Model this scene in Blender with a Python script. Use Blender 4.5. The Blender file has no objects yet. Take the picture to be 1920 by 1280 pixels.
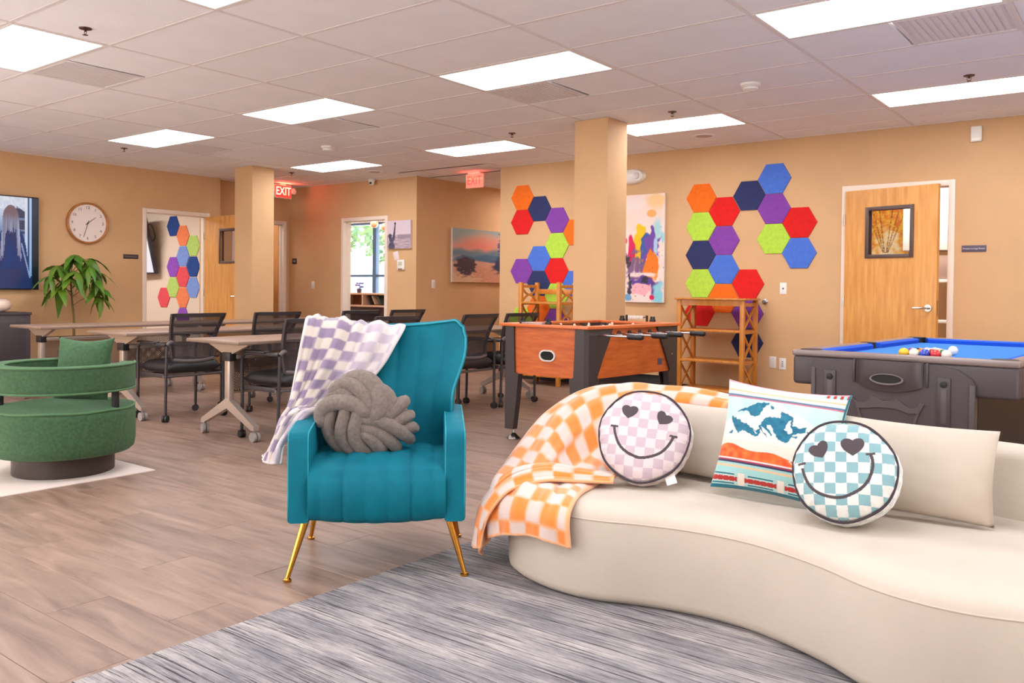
import bpy, bmesh, math, random
from math import sin, cos, pi, sqrt, radians as R
from mathutils import Vector, Matrix, noise

sc = bpy.context.scene
col = sc.collection
random.seed(7)

# ------------------------------------------------------------------ camera
cam_d = bpy.data.cameras.new('camera')
cam = bpy.data.objects.new('camera', cam_d)
col.objects.link(cam)
cam_d.sensor_width = 36.0
cam_d.lens = 1599.378 / 1920 * 36.0
cam_d.shift_y = -(640 - 570.323) / 1920
cam_d.clip_start = 0.05
cam_d.clip_end = 200


def cam_matrix(yaw, pitch, roll, loc):
    f = Vector((-sin(yaw) * cos(pitch), cos(yaw) * cos(pitch), sin(pitch)))
    r = Vector((cos(yaw), sin(yaw), 0))
    u = r.cross(f)
    rr = r * cos(roll) + u * sin(roll)
    uu = -r * sin(roll) + u * cos(roll)
    m = Matrix((rr, uu, -f)).transposed().to_4x4()
    m.translation = loc
    return m


cam.matrix_world = cam_matrix(R(37.448), R(-0.98452), R(0.57086), Vector((0, 0, 1.13)))
sc.camera = cam

# ------------------------------------------------------------------ colour management
sc.view_settings.view_transform = 'Standard'
sc.view_settings.look = 'None'
sc.view_settings.gamma = 1.0
sc.view_settings.use_curve_mapping = False
sc.view_settings.exposure = 0.14

# ------------------------------------------------------------------ world: pale daylight sky
world = bpy.data.worlds.new('daylight')
sc.world = world
world.use_nodes = True
wn = world.node_tree
wn.nodes['Background'].inputs['Color'].default_value = (0.93, 0.97, 1.0, 1)
wn.nodes['Background'].inputs['Strength'].default_value = 3.0


def area(name, loc, size, sy, power, rot, colr=(1, 1, 1)):
    d = bpy.data.lights.new(name, 'AREA')
    d.shape = 'RECTANGLE'
    d.size = size
    d.size_y = sy
    d.energy = power
    d.color = colr
    o = bpy.data.objects.new(name, d)
    col.objects.link(o)
    o.location = loc
    o.rotation_euler = rot
    return o


LAMP_STRENGTH = 12.5          # luminance of the ceiling panels
CEIL = 2.713
YW = 8.714                   # wall with the felt hexagons
XL = -10.986                 # left wall
XR = -11.2                   # recessed piece of the left wall
# added fill lights before the solid rear and right walls, tilted at the ceiling
area('ceiling_fill_right', (2.9, 2.8, 1.1), 6.5, 1.7, 215, (0, R(132), 0), (0.96, 0.98, 1.0))
area('ceiling_fill_rear', (-6.4, -2.6, 1.3), 9.0, 1.9, 250, (R(128), 0, 0), (0.96, 0.98, 1.0))


# ------------------------------------------------------------------ helpers
def lin(c):
    c = c / 255.0
    return c / 12.92 if c <= 0.04045 else ((c + 0.055) / 1.055) ** 2.4


def rgb(t):
    return (lin(t[0]), lin(t[1]), lin(t[2]), 1.0)


MATS = {}


def mat(name, c, rough=0.6, metal=0.0, var=0.0, vscale=6.0, bump=0.0, bscale=80.0, sheen=0.0, coat=0.0,
        emit=0.0, stretch=None, c2=None, spec=0.5, rand=0.0, alpha=1.0, trans=0.0):
    if name in MATS:
        return MATS[name]
    m = bpy.data.materials.new(name)
    m.use_nodes = True
    nt = m.node_tree
    n, l = nt.nodes, nt.links
    b = n['Principled BSDF']
    b.inputs['Base Color'].default_value = rgb(c)
    b.inputs['Roughness'].default_value = rough
    b.inputs['Metallic'].default_value = metal
    b.inputs['Specular IOR Level'].default_value = spec
    if sheen:
        b.inputs['Sheen Weight'].default_value = sheen
        b.inputs['Sheen Roughness'].default_value = 0.4
        b.inputs['Sheen Tint'].default_value = rgb(tuple(min(255, x + 90) for x in c))
    if coat:
        b.inputs['Coat Weight'].default_value = coat
        b.inputs['Coat Roughness'].default_value = 0.12
    if trans:
        b.inputs['Transmission Weight'].default_value = trans
        b.inputs['IOR'].default_value = 1.1
    if alpha < 1:
        b.inputs['Alpha'].default_value = alpha
    if emit:
        b.inputs['Emission Color'].default_value = rgb(c)
        b.inputs['Emission Strength'].default_value = emit
    tc = n.new('ShaderNodeTexCoord')
    vec = tc.outputs['Object']
    if stretch:
        mp = n.new('ShaderNodeMapping')
        mp.inputs['Scale'].default_value = stretch
        l.new(vec, mp.inputs['Vector'])
        vec = mp.outputs['Vector']
    src = None
    if var or c2:
        nz = n.new('ShaderNodeTexNoise')
        nz.inputs['Scale'].default_value = vscale
        nz.inputs['Detail'].default_value = 4
        nz.inputs['Roughness'].default_value = 0.6
        l.new(vec, nz.inputs['Vector'])
        rmp = n.new('ShaderNodeMapRange')
        rmp.inputs['From Min'].default_value = 0.32
        rmp.inputs['From Max'].default_value = 0.68
        l.new(nz.outputs['Fac'], rmp.inputs['Value'])
        mx = n.new('ShaderNodeMix')
        mx.data_type = 'RGBA'
        a = c
        if c2 is None:
            k = 1 - var
            c2 = tuple(x * k for x in c)
            a = tuple(min(255, x * (1 + var * 0.5)) for x in c)
        mx.inputs['A'].default_value = rgb(a)
        mx.inputs['B'].default_value = rgb(c2)
        l.new(rmp.outputs['Result'], mx.inputs['Factor'])
        src = mx.outputs['Result']
    if rand:
        oi = n.new('ShaderNodeObjectInfo')
        hs = n.new('ShaderNodeHueSaturation')
        mr = n.new('ShaderNodeMapRange')
        mr.inputs['To Min'].default_value = 1 - rand
        mr.inputs['To Max'].default_value = 1 + rand
        l.new(oi.outputs['Random'], mr.inputs['Value'])
        l.new(mr.outputs['Result'], hs.inputs['Value'])
        if src is not None:
            l.new(src, hs.inputs['Color'])
        else:
            hs.inputs['Color'].default_value = rgb(c)
        src = hs.outputs['Color']
    if src is not None:
        l.new(src, b.inputs['Base Color'])
        if emit:
            l.new(src, b.inputs['Emission Color'])
    if bump:
        bz = n.new('ShaderNodeTexNoise')
        bz.inputs['Scale'].default_value = bscale
        bz.inputs['Detail'].default_value = 3
        l.new(vec, bz.inputs['Vector'])
        bp = n.new('ShaderNodeBump')
        bp.inputs['Strength'].default_value = bump
        bp.inputs['Distance'].default_value = 0.01
        l.new(bz.outputs['Fac'], bp.inputs['Height'])
        l.new(bp.outputs['Normal'], b.inputs['Normal'])
    MATS[name] = m
    return m


def mat_paint(name, rough=0.8, sheen=0.0, bump=0.0, bscale=300.0, emit=0.0):
    """material whose colour is the pigment stored on the mesh (painted, printed or woven pattern)"""
    if name in MATS:
        return MATS[name]
    m = bpy.data.materials.new(name)
    m.use_nodes = True
    nt = m.node_tree
    n, l = nt.nodes, nt.links
    b = n['Principled BSDF']
    at = n.new('ShaderNodeAttribute')
    at.attribute_name = 'pigment'
    l.new(at.outputs['Color'], b.inputs['Base Color'])
    b.inputs['Roughness'].default_value = rough
    if sheen:
        b.inputs['Sheen Weight'].default_value = sheen
    if emit:
        l.new(at.outputs['Color'], b.inputs['Emission Color'])
        b.inputs['Emission Strength'].default_value = emit
    if bump:
        tc = n.new('ShaderNodeTexCoord')
        bz = n.new('ShaderNodeTexNoise')
        bz.inputs['Scale'].default_value = bscale
        l.new(tc.outputs['Object'], bz.inputs['Vector'])
        bp = n.new('ShaderNodeBump')
        bp.inputs['Strength'].default_value = bump
        bp.inputs['Distance'].default_value = 0.004
        l.new(bz.outputs['Fac'], bp.inputs['Height'])
        l.new(bp.outputs['Normal'], b.inputs['Normal'])
    MATS[name] = m
    return m


def pigment(me, cols):
    at = me.color_attributes.new('pigment', 'FLOAT_COLOR', 'POINT')
    flat = []
    for c in cols:
        flat += [lin(c[0]), lin(c[1]), lin(c[2]), 1.0]
    at.data.foreach_set('color', flat)


class MB:
    """collects shapes and links them as ONE mesh"""

    def __init__(s):
        s.v = []
        s.f = []

    def add(s, vs, fs):
        o = len(s.v)
        s.v += [tuple(v) for v in vs]
        s.f += [tuple(i + o for i in f) for f in fs]
        return s

    def from_bm(s, bm):
        bm.verts.index_update()
        s.add([v.co[:] for v in bm.verts], [[v.index for v in f.verts] for f in bm.faces])
        bm.free()
        return s

    def box(s, x0, x1, y0, y1, z0, z1, bev=0.0, seg=2, m=None):
        if bev <= 0:
            vs = [(x0, y0, z0), (x1, y0, z0), (x1, y1, z0), (x0, y1, z0), (x0, y0, z1), (x1, y0, z1), (x1, y1, z1), (x0, y1, z1)]
            if m is not None:
                vs = [m @ Vector(v) for v in vs]
            return s.add(vs, [(0, 3, 2, 1), (4, 5, 6, 7), (0, 1, 5, 4), (1, 2, 6, 5), (2, 3, 7, 6), (3, 0, 4, 7)])
        bm = bmesh.new()
        bmesh.ops.create_cube(bm, size=1)
        for v in bm.verts:
            v.co = Vector(((x0 + x1) / 2 + v.co.x * (x1 - x0), (y0 + y1) / 2 + v.co.y * (y1 - y0), (z0 + z1) / 2 + v.co.z * (z1 - z0)))
        bmesh.ops.bevel(bm, geom=bm.edges[:], offset=bev, segments=seg, profile=0.5, affect='EDGES', clamp_overlap=True)
        if m is not None:
            bmesh.ops.transform(bm, matrix=m, verts=bm.verts)
        return s.from_bm(bm)

    def cyl(s, p, q, r, r2=None, n=12, caps=True):
        p, q = Vector(p), Vector(q)
        r2 = r if r2 is None else r2
        d = (q - p).normalized()
        a = d.orthogonal().normalized()
        b = d.cross(a)
        vs = []
        for c, rr in ((p, r), (q, r2)):
            for i in range(n):
                t = 2 * pi * i / n
                vs.append(c + (a * cos(t) + b * sin(t)) * rr)
        fs = [(i, (i + 1) % n, n + (i + 1) % n, n + i) for i in range(n)]
        if caps:
            fs += [tuple(range(n))[::-1], tuple(range(n, 2 * n))]
        return s.add(vs, fs)

    def tube(s, pts, r, n=8, closed=False, radii=None, round_end=False, sub=0):
        P = [Vector(p) for p in pts]
        if sub:
            P = catmull(P, sub, closed)
        if radii is not None:
            k = len(P)
            rad = [lerp_list(radii, i / (k - 1)) for i in range(k)]
        else:
            rad = [r] * len(P)
        if round_end and not closed:
            d0 = (P[0] - P[1]).normalized()
            d1 = (P[-1] - P[-2]).normalized()
            r0, r1 = rad[0], rad[-1]
            P = [P[0] + d0 * r0 * 0.95, P[0] + d0 * r0 * 0.72] + P + [P[-1] + d1 * r1 * 0.72, P[-1] + d1 * r1 * 0.95]
            rad = [r0 * 0.25, r0 * 0.7] + rad + [r1 * 0.7, r1 * 0.25]
        k = len(P)
        up = None
        vs = []
        for i in range(k):
            if closed:
                t = (P[(i + 1) % k] - P[i - 1]).normalized()
            else:
                t = (P[min(i + 1, k - 1)] - P[max(i - 1, 0)]).normalized()
            if up is None:
                up = t.orthogonal().normalized()
            up = (up - t * up.dot(t))
            up = up.normalized() if up.length > 1e-6 else t.orthogonal().normalized()
            b = t.cross(up)
            for j in range(n):
                a = 2 * pi * j / n
                vs.append(P[i] + (up * cos(a) + b * sin(a)) * rad[i])
        fs = []
        for i in range(k if closed else k - 1):
            i2 = (i + 1) % k
            for j in range(n):
                j2 = (j + 1) % n
                fs.append((i * n + j, i * n + j2, i2 * n + j2, i2 * n + j))
        if not closed:
            fs += [tuple(range(n))[::-1], tuple(range((k - 1) * n, k * n))]
        return s.add(vs, fs)

    def lathe(s, prof, c=(0, 0, 0), n=24, a0=0, a1=2 * pi, axis='z'):
        full = abs(a1 - a0 - 2 * pi) < 1e-6
        m = n if full else n + 1
        vs = []
        for (r, z) in prof:
            for i in range(m):
                t = a0 + (a1 - a0) * i / n
                if axis == 'z':
                    vs.append((c[0] + r * cos(t), c[1] + r * sin(t), c[2] + z))
                elif axis == 'x':
                    vs.append((c[0] + z, c[1] + r * cos(t), c[2] + r * sin(t)))
                else:
                    vs.append((c[0] + r * cos(t), c[1] + z, c[2] + r * sin(t)))
        fs = []
        for k in range(len(prof) - 1):
            for i in range(n):
                j = (i + 1) % m if full else i + 1
                fs.append((k * m + i, k * m + j, (k + 1) * m + j, (k + 1) * m + i))
        if full:
            if prof[0][0] > 1e-5:
                fs.append(tuple(range(m))[::-1])
            if prof[-1][0] > 1e-5:
                fs.append(tuple(range((len(prof) - 1) * m, len(prof) * m)))
        return s.add(vs, fs)

    def prism(s, poly, a, b, axis='y', m=None):
        """polygon in the plane across `axis`, extruded from a to b; poly=(u,w): y->(x,z), x->(y,z), z->(x,y)"""
        n = len(poly)
        vs = []
        for t in (a, b):
            for (u, w) in poly:
                vs.append({'y': (u, t, w), 'x': (t, u, w), 'z': (u, w, t)}[axis])
        if m is not None:
            vs = [m @ Vector(v) for v in vs]
        fs = [tuple(range(n)), tuple(range(n, 2 * n))[::-1]] + [(i, n + i, n + (i + 1) % n, (i + 1) % n) for i in range(n)]
        return s.add(vs, fs)

    def grid(s, pts, nu, nv, closed_u=False):
        """pts[v*nu+u]"""
        fs = []
        for v in range(nv - 1):
            for u in range(nu if closed_u else nu - 1):
                u2 = (u + 1) % nu
                fs.append((v * nu + u, v * nu + u2, (v + 1) * nu + u2, (v + 1) * nu + u))
        return s.add(pts, fs)

    def xf(s, m):
        s.v = [tuple(m @ Vector(v)) for v in s.v]
        return s

    def mesh(s, name):
        me = bpy.data.meshes.new(name)
        me.from_pydata(s.v, [], s.f)
        return me

    def build(s, name, material, parent=None, smooth=40, fix=True, loc=None):
        me = s.mesh(name)
        if fix:
            bm = bmesh.new()
            bm.from_mesh(me)
            bmesh.ops.recalc_face_normals(bm, faces=bm.faces)
            bm.to_mesh(me)
            bm.free()
        return link(name, me, material, parent, smooth, loc)


def link(name, me, material, parent=None, smooth=40, loc=None):
    if material is not None:
        me.materials.append(material)
    if smooth:
        me.polygons.foreach_set('use_smooth', [True] * len(me.polygons))
        if smooth < 180:
            me.set_sharp_from_angle(angle=R(smooth))
    o = bpy.data.objects.new(name, me)
    col.objects.link(o)
    if parent is not None:
        o.parent = parent
    if loc:
        o.location = loc
    return o


def catmull(P, k, closed=False):
    out = []
    n = len(P)
    rng = range(n) if closed else range(n - 1)
    for i in rng:
        if closed:
            a, b, c, d = P[i - 1], P[i], P[(i + 1) % n], P[(i + 2) % n]
        else:
            b, c = P[i], P[i + 1]
            a = P[i - 1] if i > 0 else b * 2 - c
            d = P[i + 2] if i + 2 < n else c * 2 - b
        for j in range(k):
            t = j / k
            out.append(0.5 * ((2 * b) + (c - a) * t + (2 * a - 5 * b + 4 * c - d) * t * t + (3 * b - a - 3 * c + d) * t ** 3))
    if not closed:
        out.append(P[-1].copy())
    return out


def lerp_list(L, t):
    x = t * (len(L) - 1)
    i = min(int(x), len(L) - 2)
    return L[i] + (L[i + 1] - L[i]) * (x - i)


def smooth01(a, b, x):
    t = max(0.0, min(1.0, (x - a) / (b - a)))
    return t * t * (3 - 2 * t)


def mixc(a, b, t):
    t = max(0.0, min(1.0, t))
    return tuple(a[i] + (b[i] - a[i]) * t for i in range(3))


def tag(o, label, cat, group=None, kind=None):
    o['label'] = label
    o['category'] = cat
    if group:
        o['group'] = group
    if kind:
        o['kind'] = kind
    return o


def thing(name, label, cat, loc=(0, 0, 0), rz=0.0, group=None):
    o = bpy.data.objects.new(name, None)
    o.empty_display_size = 0.1
    col.objects.link(o)
    o.location = loc
    o.rotation_euler = (0, 0, rz)
    return tag(o, label, cat, group)


def struct(name, mb, m, parent=None, smooth=30):
    o = mb.build(name, m, parent, smooth)
    o['kind'] = 'structure'
    return o


def copy_tree(o, parent=None):
    c = o.copy()
    col.objects.link(c)
    if parent is not None:
        c.parent = parent
    for ch in [x for x in o.children]:
        copy_tree(ch, c)
    return c


def text_obj(name, s, size, m, parent, matrix, depth=0.001, align='CENTER', label=None):
    cu = bpy.data.curves.new(name, 'FONT')
    cu.body = s
    cu.size = size
    cu.extrude = depth
    cu.align_x = align
    cu.align_y = 'CENTER'
    cu.materials.append(m)
    cu.resolution_u = 3
    o = bpy.data.objects.new(name, cu)
    col.objects.link(o)
    me = bpy.data.meshes.new_from_object(o)
    bpy.data.objects.remove(o)
    me.name = name
    o = bpy.data.objects.new(name, me)
    col.objects.link(o)
    o.parent = parent
    o.matrix_local = matrix
    return o


def face_px(loc, sx=1.0):   # text plane facing +X (reads along +Y)
    return Matrix.Translation(loc) @ Matrix(((0, 0, 1, 0), (1, 0, 0, 0), (0, 1, 0, 0), (0, 0, 0, 1))) @ Matrix.Diagonal((sx, 1, 1, 1))


def face_my(loc, sx=1.0):   # text plane facing -Y (reads along +X)
    return Matrix.Translation(loc) @ Matrix.Rotation(R(90), 4, 'X') @ Matrix.Diagonal((sx, 1, 1, 1))

# ------------------------------------------------------------------ materials
M_wall = mat('tan_wall_paint', (212, 170, 124), 0.75, var=0.03, vscale=1.5, bump=0.05, bscale=220)
M_cream = mat('cream_wall_paint', (232, 214, 196), 0.75, bump=0.04, bscale=220)
M_trim = mat('white_trim_paint', (238, 222, 206), 0.4)
M_base = mat('black_vinyl_base', (38, 32, 32), 0.5)
M_tile = mat('mineral_ceiling_tile', (242, 240, 242), 0.9, var=0.015, vscale=3, bump=0.25, bscale=260, rand=0.018)
M_grid = mat('ceiling_grid_metal', (228, 220, 218), 0.45)
M_lamp = mat('lamp_diffuser', (247, 250, 255), 0.5, emit=LAMP_STRENGTH)
M_white = mat('white_plastic', (238, 234, 228), 0.4)
M_black = mat('black_plastic', (26, 25, 27), 0.45)
M_dark = mat('charcoal_plastic', (72, 64, 66), 0.42, bump=0.05, bscale=400)
M_chrome = mat('brushed_chrome', (200, 198, 196), 0.22, metal=1.0)
M_oak = mat('oak_door_veneer', (228, 164, 88), 0.42, c2=(206, 138, 62), vscale=3.0, stretch=(9, 9, 0.9), coat=0.2)
M_glass = mat('clear_glass', (70, 76, 78), 0.02, alpha=0.07, spec=0.5)
M_frame_dark = mat('dark_bronze_frame', (88, 66, 60), 0.4)
M_pine = mat('honey_pine', (216, 142, 52), 0.42, c2=(190, 112, 34), vscale=4, stretch=(6, 6, 1), coat=0.25)


def wall_holes(a0, a1, z0, z1, holes, fixed, thick, axis):
    """wall in a plane; holes=(u0,u1,v0,v1); fixed = face coordinate, thick signed"""
    mb = MB()
    us = sorted({a0, a1} | {h[0] for h in holes} | {h[1] for h in holes})
    for i in range(len(us) - 1):
        u0, u1 = us[i], us[i + 1]
        zs = [(z0, z1)]
        for h in holes:
            if h[0] <= u0 + 1e-6 and h[1] >= u1 - 1e-6:
                nz = []
                for (p, q) in zs:
                    if h[2] > p:
                        nz.append((p, min(q, h[2])))
                    if h[3] < q:
                        nz.append((max(p, h[3]), q))
                zs = nz
        for (p, q) in zs:
            f0, f1 = sorted((fixed, fixed + thick))
            if axis == 'y':
                mb.box(u0, u1, f0, f1, p, q)
            else:
                mb.box(f0, f1, u0, u1, p, q)
    return mb


# ------------------------------------------------------------------ floor
PW, PL = 0.2275, 1.22


def plank_mesh():
    w, g, h = PW, 0.0009, 0.004
    e = 0.0016
    vs = []
    for (ins, z) in ((g, -0.006), (g, -e), (g + e, 0.0)):
        vs += [(ins, ins, z), (PL - ins, ins, z), (PL - ins, w - ins, z), (ins, w - ins, z)]
    fs = [(8, 9, 10, 11)]
    for k in (0, 4):
        for i in range(4):
            fs.append((k + i, k + (i + 1) % 4, k + 4 + (i + 1) % 4, k + 4 + i))
    return vs, fs


def plank_material(name, attr):
    m = bpy.data.materials.new(name)
    m.use_nodes = True
    n, l = m.node_tree.nodes, m.node_tree.links
    b = n['Principled BSDF']
    geo = n.new('ShaderNodeNewGeometry')
    if attr:
        at = n.new('ShaderNodeAttribute')
        at.attribute_name = 'plank_tone'
        rnd = at.outputs['Fac']
    else:
        oi = n.new('ShaderNodeObjectInfo')
        rnd = oi.outputs['Random']
    off = n.new('ShaderNodeVectorMath')
    off.operation = 'SCALE'
    cmb = n.new('ShaderNodeCombineXYZ')
    l.new(rnd, cmb.inputs['X'])
    l.new(rnd, cmb.inputs['Y'])
    l.new(cmb.outputs[0], off.inputs[0])
    off.inputs['Scale'].default_value = 37.0
    ad = n.new('ShaderNodeVectorMath')
    l.new(geo.outputs['Position'], ad.inputs[0])
    l.new(off.outputs[0], ad.inputs[1])
    mp = n.new('ShaderNodeMapping')
    mp.inputs['Scale'].default_value = (1.3, 9.0, 1)
    l.new(ad.outputs[0], mp.inputs['Vector'])
    nz = n.new('ShaderNodeTexNoise')
    nz.inputs['Scale'].default_value = 1.5
    nz.inputs['Detail'].default_value = 5
    nz.inputs['Roughness'].default_value = 0.62
    nz.inputs['Distortion'].default_value = 0.6
    l.new(mp.outputs[0], nz.inputs['Vector'])
    mp2 = n.new('ShaderNodeMapping')
    mp2.inputs['Scale'].default_value = (3, 60.0, 1)
    l.new(ad.outputs[0], mp2.inputs['Vector'])
    nz2 = n.new('ShaderNodeTexNoise')
    nz2.inputs['Scale'].default_value = 1.0
    nz2.inputs['Detail'].default_value = 3
    l.new(mp2.outputs[0], nz2.inputs['Vector'])
    rp = n.new('ShaderNodeValToRGB')
    e = rp.color_ramp.elements
    e[0].position = 0.30
    e[0].color = rgb((106, 82, 70))
    e[1].position = 0.70
    e[1].color = rgb((158, 130, 114))
    x = e.new(0.48)
    x.color = rgb((136, 109, 94))
    l.new(nz.outputs['Fac'], rp.inputs['Fac'])
    hs = n.new('ShaderNodeHueSaturation')
    mr = n.new('ShaderNodeMapRange')
    mr.inputs['To Min'].default_value = 0.91
    mr.inputs['To Max'].default_value = 1.07
    l.new(rnd, mr.inputs['Value'])
    l.new(mr.outputs[0], hs.inputs['Value'])
    l.new(rp.outputs[0], hs.inputs['Color'])
    mx = n.new('ShaderNodeMix')
    mx.data_type = 'RGBA'
    mx.blend_type = 'MULTIPLY'
    mx.inputs['Factor'].default_value = 0.35
    r2 = n.new('ShaderNodeMapRange')
    r2.inputs['To Min'].default_value = 0.6
    r2.inputs['To Max'].default_value = 1.25
    l.new(nz2.outputs['Fac'], r2.inputs['Value'])
    l.new(hs.outputs[0], mx.inputs['A'])
    l.new(r2.outputs[0], mx.inputs['B'])
    l.new(mx.outputs['Result'], b.inputs['Base Color'])
    rr = n.new('ShaderNodeMapRange')
    rr.inputs['To Min'].default_value = 0.32
    rr.inputs['To Max'].default_value = 0.5
    l.new(nz2.outputs['Fac'], rr.inputs['Value'])
    l.new(rr.outputs[0], b.inputs['Roughness'])
    bp = n.new('ShaderNodeBump')
    bp.inputs['Strength'].default_value = 0.12
    bp.inputs['Distance'].default_value = 0.004
    l.new(nz2.outputs['Fac'], bp.inputs['Height'])
    l.new(bp.outputs[0], b.inputs['Normal'])
    return m


M_plank = plank_material('floor_plank_wood', False)
M_plank2 = plank_material('far_floor_plank_wood', True)
floor = struct('floor', MB().box(-15.5, 3.0, -3.0, 13.2, -0.12, -0.005), mat('floor_joint', (92, 66, 56), 0.8))
pv, pf = plank_mesh()
pme = MB().add(pv, pf).mesh('plank')
pme.materials.append(M_plank)
CF = Vector((-0.608, 0.794, 0))
cand, rest = [], []
y = -0.25
row = 0
while y < 12.9:
    off = (row * 0.43 + random.random() * 0.25) % 1.0 * PL
    x = -15.4 + off
    while x < 2.0:
        cx, cy = x + PL / 2, y + PW / 2
        dep = cx * CF.x + cy * CF.y
        side = abs(cx * 0.794 + cy * 0.608)
        if dep > 0.9 and side < dep * 0.62 + 0.9 and cy < YW:
            cand.append((dep, x, y))
        elif cy < YW - 0.05 or (-8.4 < cx < -6.9) or cy > YW:
            rest.append((x, y))
        x += PL
    y += PW
    row += 1
cand.sort()
for dep, x, y in cand[:298]:
    o = bpy.data.objects.new('plank', pme)
    col.objects.link(o)
    o.parent = floor
    o.location = (x, y, 0)
mb = MB()
tones = []
for (x, y) in [(c[1], c[2]) for c in cand[298:]] + rest:
    mb.add([(a + x, b + y, c) for a, b, c in pv], pf)
    tones += [random.random()] * len(pv)
fp = mb.build('far_planks', M_plank2, floor, 0, fix=False)
at = fp.data.attributes.new('plank_tone', 'FLOAT', 'POINT')
at.data.foreach_set('value', tones)
fp['kind'] = 'stuff'

# ------------------------------------------------------------------ walls
HD = 2.134
struct('wall_right_back', wall_holes(-6.88, 3.0, 0, CEIL + .1, [(-2.51, -1.60, -1, HD)], YW, .12, 'y'), M_wall)
struct('wall_left_back', wall_holes(XR, -8.38, 0, CEIL + .1, [(-9.89, -9.0, -1, HD)], YW, .12, 'y'), M_wall)
struct('wall_left', wall_holes(-3.0, 7.31, 0, CEIL + .1, [(6.17, 7.085, -1, HD)], XL, -.12, 'x'), M_wall)
struct('wall_rear', MB().box(-11.1, 3.1, -3.1, -3.0, 0, CEIL + .1), M_cream)
struct('wall_right', MB().box(3.0, 3.1, -3.1, YW + .12, 0, CEIL + .1), M_cream)
struct('wall_left_return', MB().box(XR - .12, XL - .119, 7.19, 7.31, 0, CEIL + .1), M_wall)
struct('wall_left_recess', wall_holes(7.31, YW, 0, CEIL + .1, [(7.70, 8.60, -1, HD)], XR, -.12, 'x'), M_wall)
struct('wall_hall_left', MB().box(-8.50, -8.38, YW + .121, 13.0, 0, CEIL + .1), M_wall)
struct('wall_hall_right', MB().box(-6.88, -6.76, YW + .121, 13.0, 0, CEIL + .1), M_wall)
struct('wall_hall_end', MB().box(-8.5, -6.76, 13.0, 13.12, 0, CEIL + .1), M_wall)
struct('wall_column_right', MB().box(-4.43, -4.07, 6.73, 7.08, 0, CEIL), M_wall)
struct('wall_column_left', MB().box(-9.87, -9.49, 6.79, 7.13, 0, CEIL), M_wall)
# vinyl base
mb = MB().box(-6.88, -2.56, YW - .008, YW, 0, .10).box(-1.55, 3.0, YW - .008, YW, 0, .10)
struct('baseboard_right', mb, M_base)
mb = MB().box(XR, -9.95, YW - .008, YW, 0, .10).box(-8.95, -8.38, YW - .008, YW, 0, .10)
struct('baseboard_back', mb, M_base)
mb = MB().box(XL, XL + .008, -3.0, 6.12, 0, .10).box(XL, XL + .008, 7.13, 7.31, 0, .10)
struct('baseboard_left', mb, M_base)
mb = MB()
for (x0, x1, y0, y1) in ((-4.43, -4.07, 6.73, 7.08), (-9.87, -9.49, 6.79, 7.13)):
    mb.box(x0 - .008, x1 + .008, y0 - .008, y0, 0, .1).box(x0 - .008, x1 + .008, y1, y1 + .008, 0, .1)
    mb.box(x0 - .008, x0, y0, y1, 0, .1).box(x1, x1 + .008, y0, y1, 0, .1)
struct('baseboard_column', mb, M_base)


# door frames (metal, painted cream)
def frame_y(name, x0, x1, yf, dep, zt=HD, w=.05):
    mb = MB()
    for (a, b) in ((x0 - w, x0 + .004), (x1 - .004, x1 + w)):
        mb.box(a, b, yf - .015, yf + dep + .015, 0, zt + w, .003)
    mb.box(x0, x1, yf - .015, yf + dep + .015, zt - .004, zt + w, .003)
    mb.box(x0, x0 + .015, yf + .05, yf + .07, 0, zt)
    mb.box(x1 - .015, x1, yf + .05, yf + .07, 0, zt)
    mb.box(x0, x1, yf + .05, yf + .07, zt - .015, zt)
    return struct(name, mb, M_trim)


def frame_x(name, y0, y1, xf, dep, zt=HD, w=.05):
    mb = MB()
    for (a, b) in ((y0 - w, y0 + .004), (y1 - .004, y1 + w)):
        mb.box(xf - dep - .015, xf + .015, a, b, 0, zt + w, .003)
    mb.box(xf - dep - .015, xf + .015, y0, y1, zt - .004, zt + w, .003)
    mb.box(xf - .07, xf - .05, y0, y0 + .015, 0, zt)
    mb.box(xf - .07, xf - .05, y1 - .015, y1, 0, zt)
    mb.box(xf - .07, xf - .05, y0, y1, zt - .015, zt)
    return struct(name, mb, M_trim)


frame_y('trim_1', -2.51, -1.60, YW, .12)
frame_y('trim_2', -9.89, -9.0, YW, .12)
frame_x('trim_3', 6.17, 7.085, XL, .12)
frame_x('trim_4', 7.70, 8.60, XR, .12)


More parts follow.
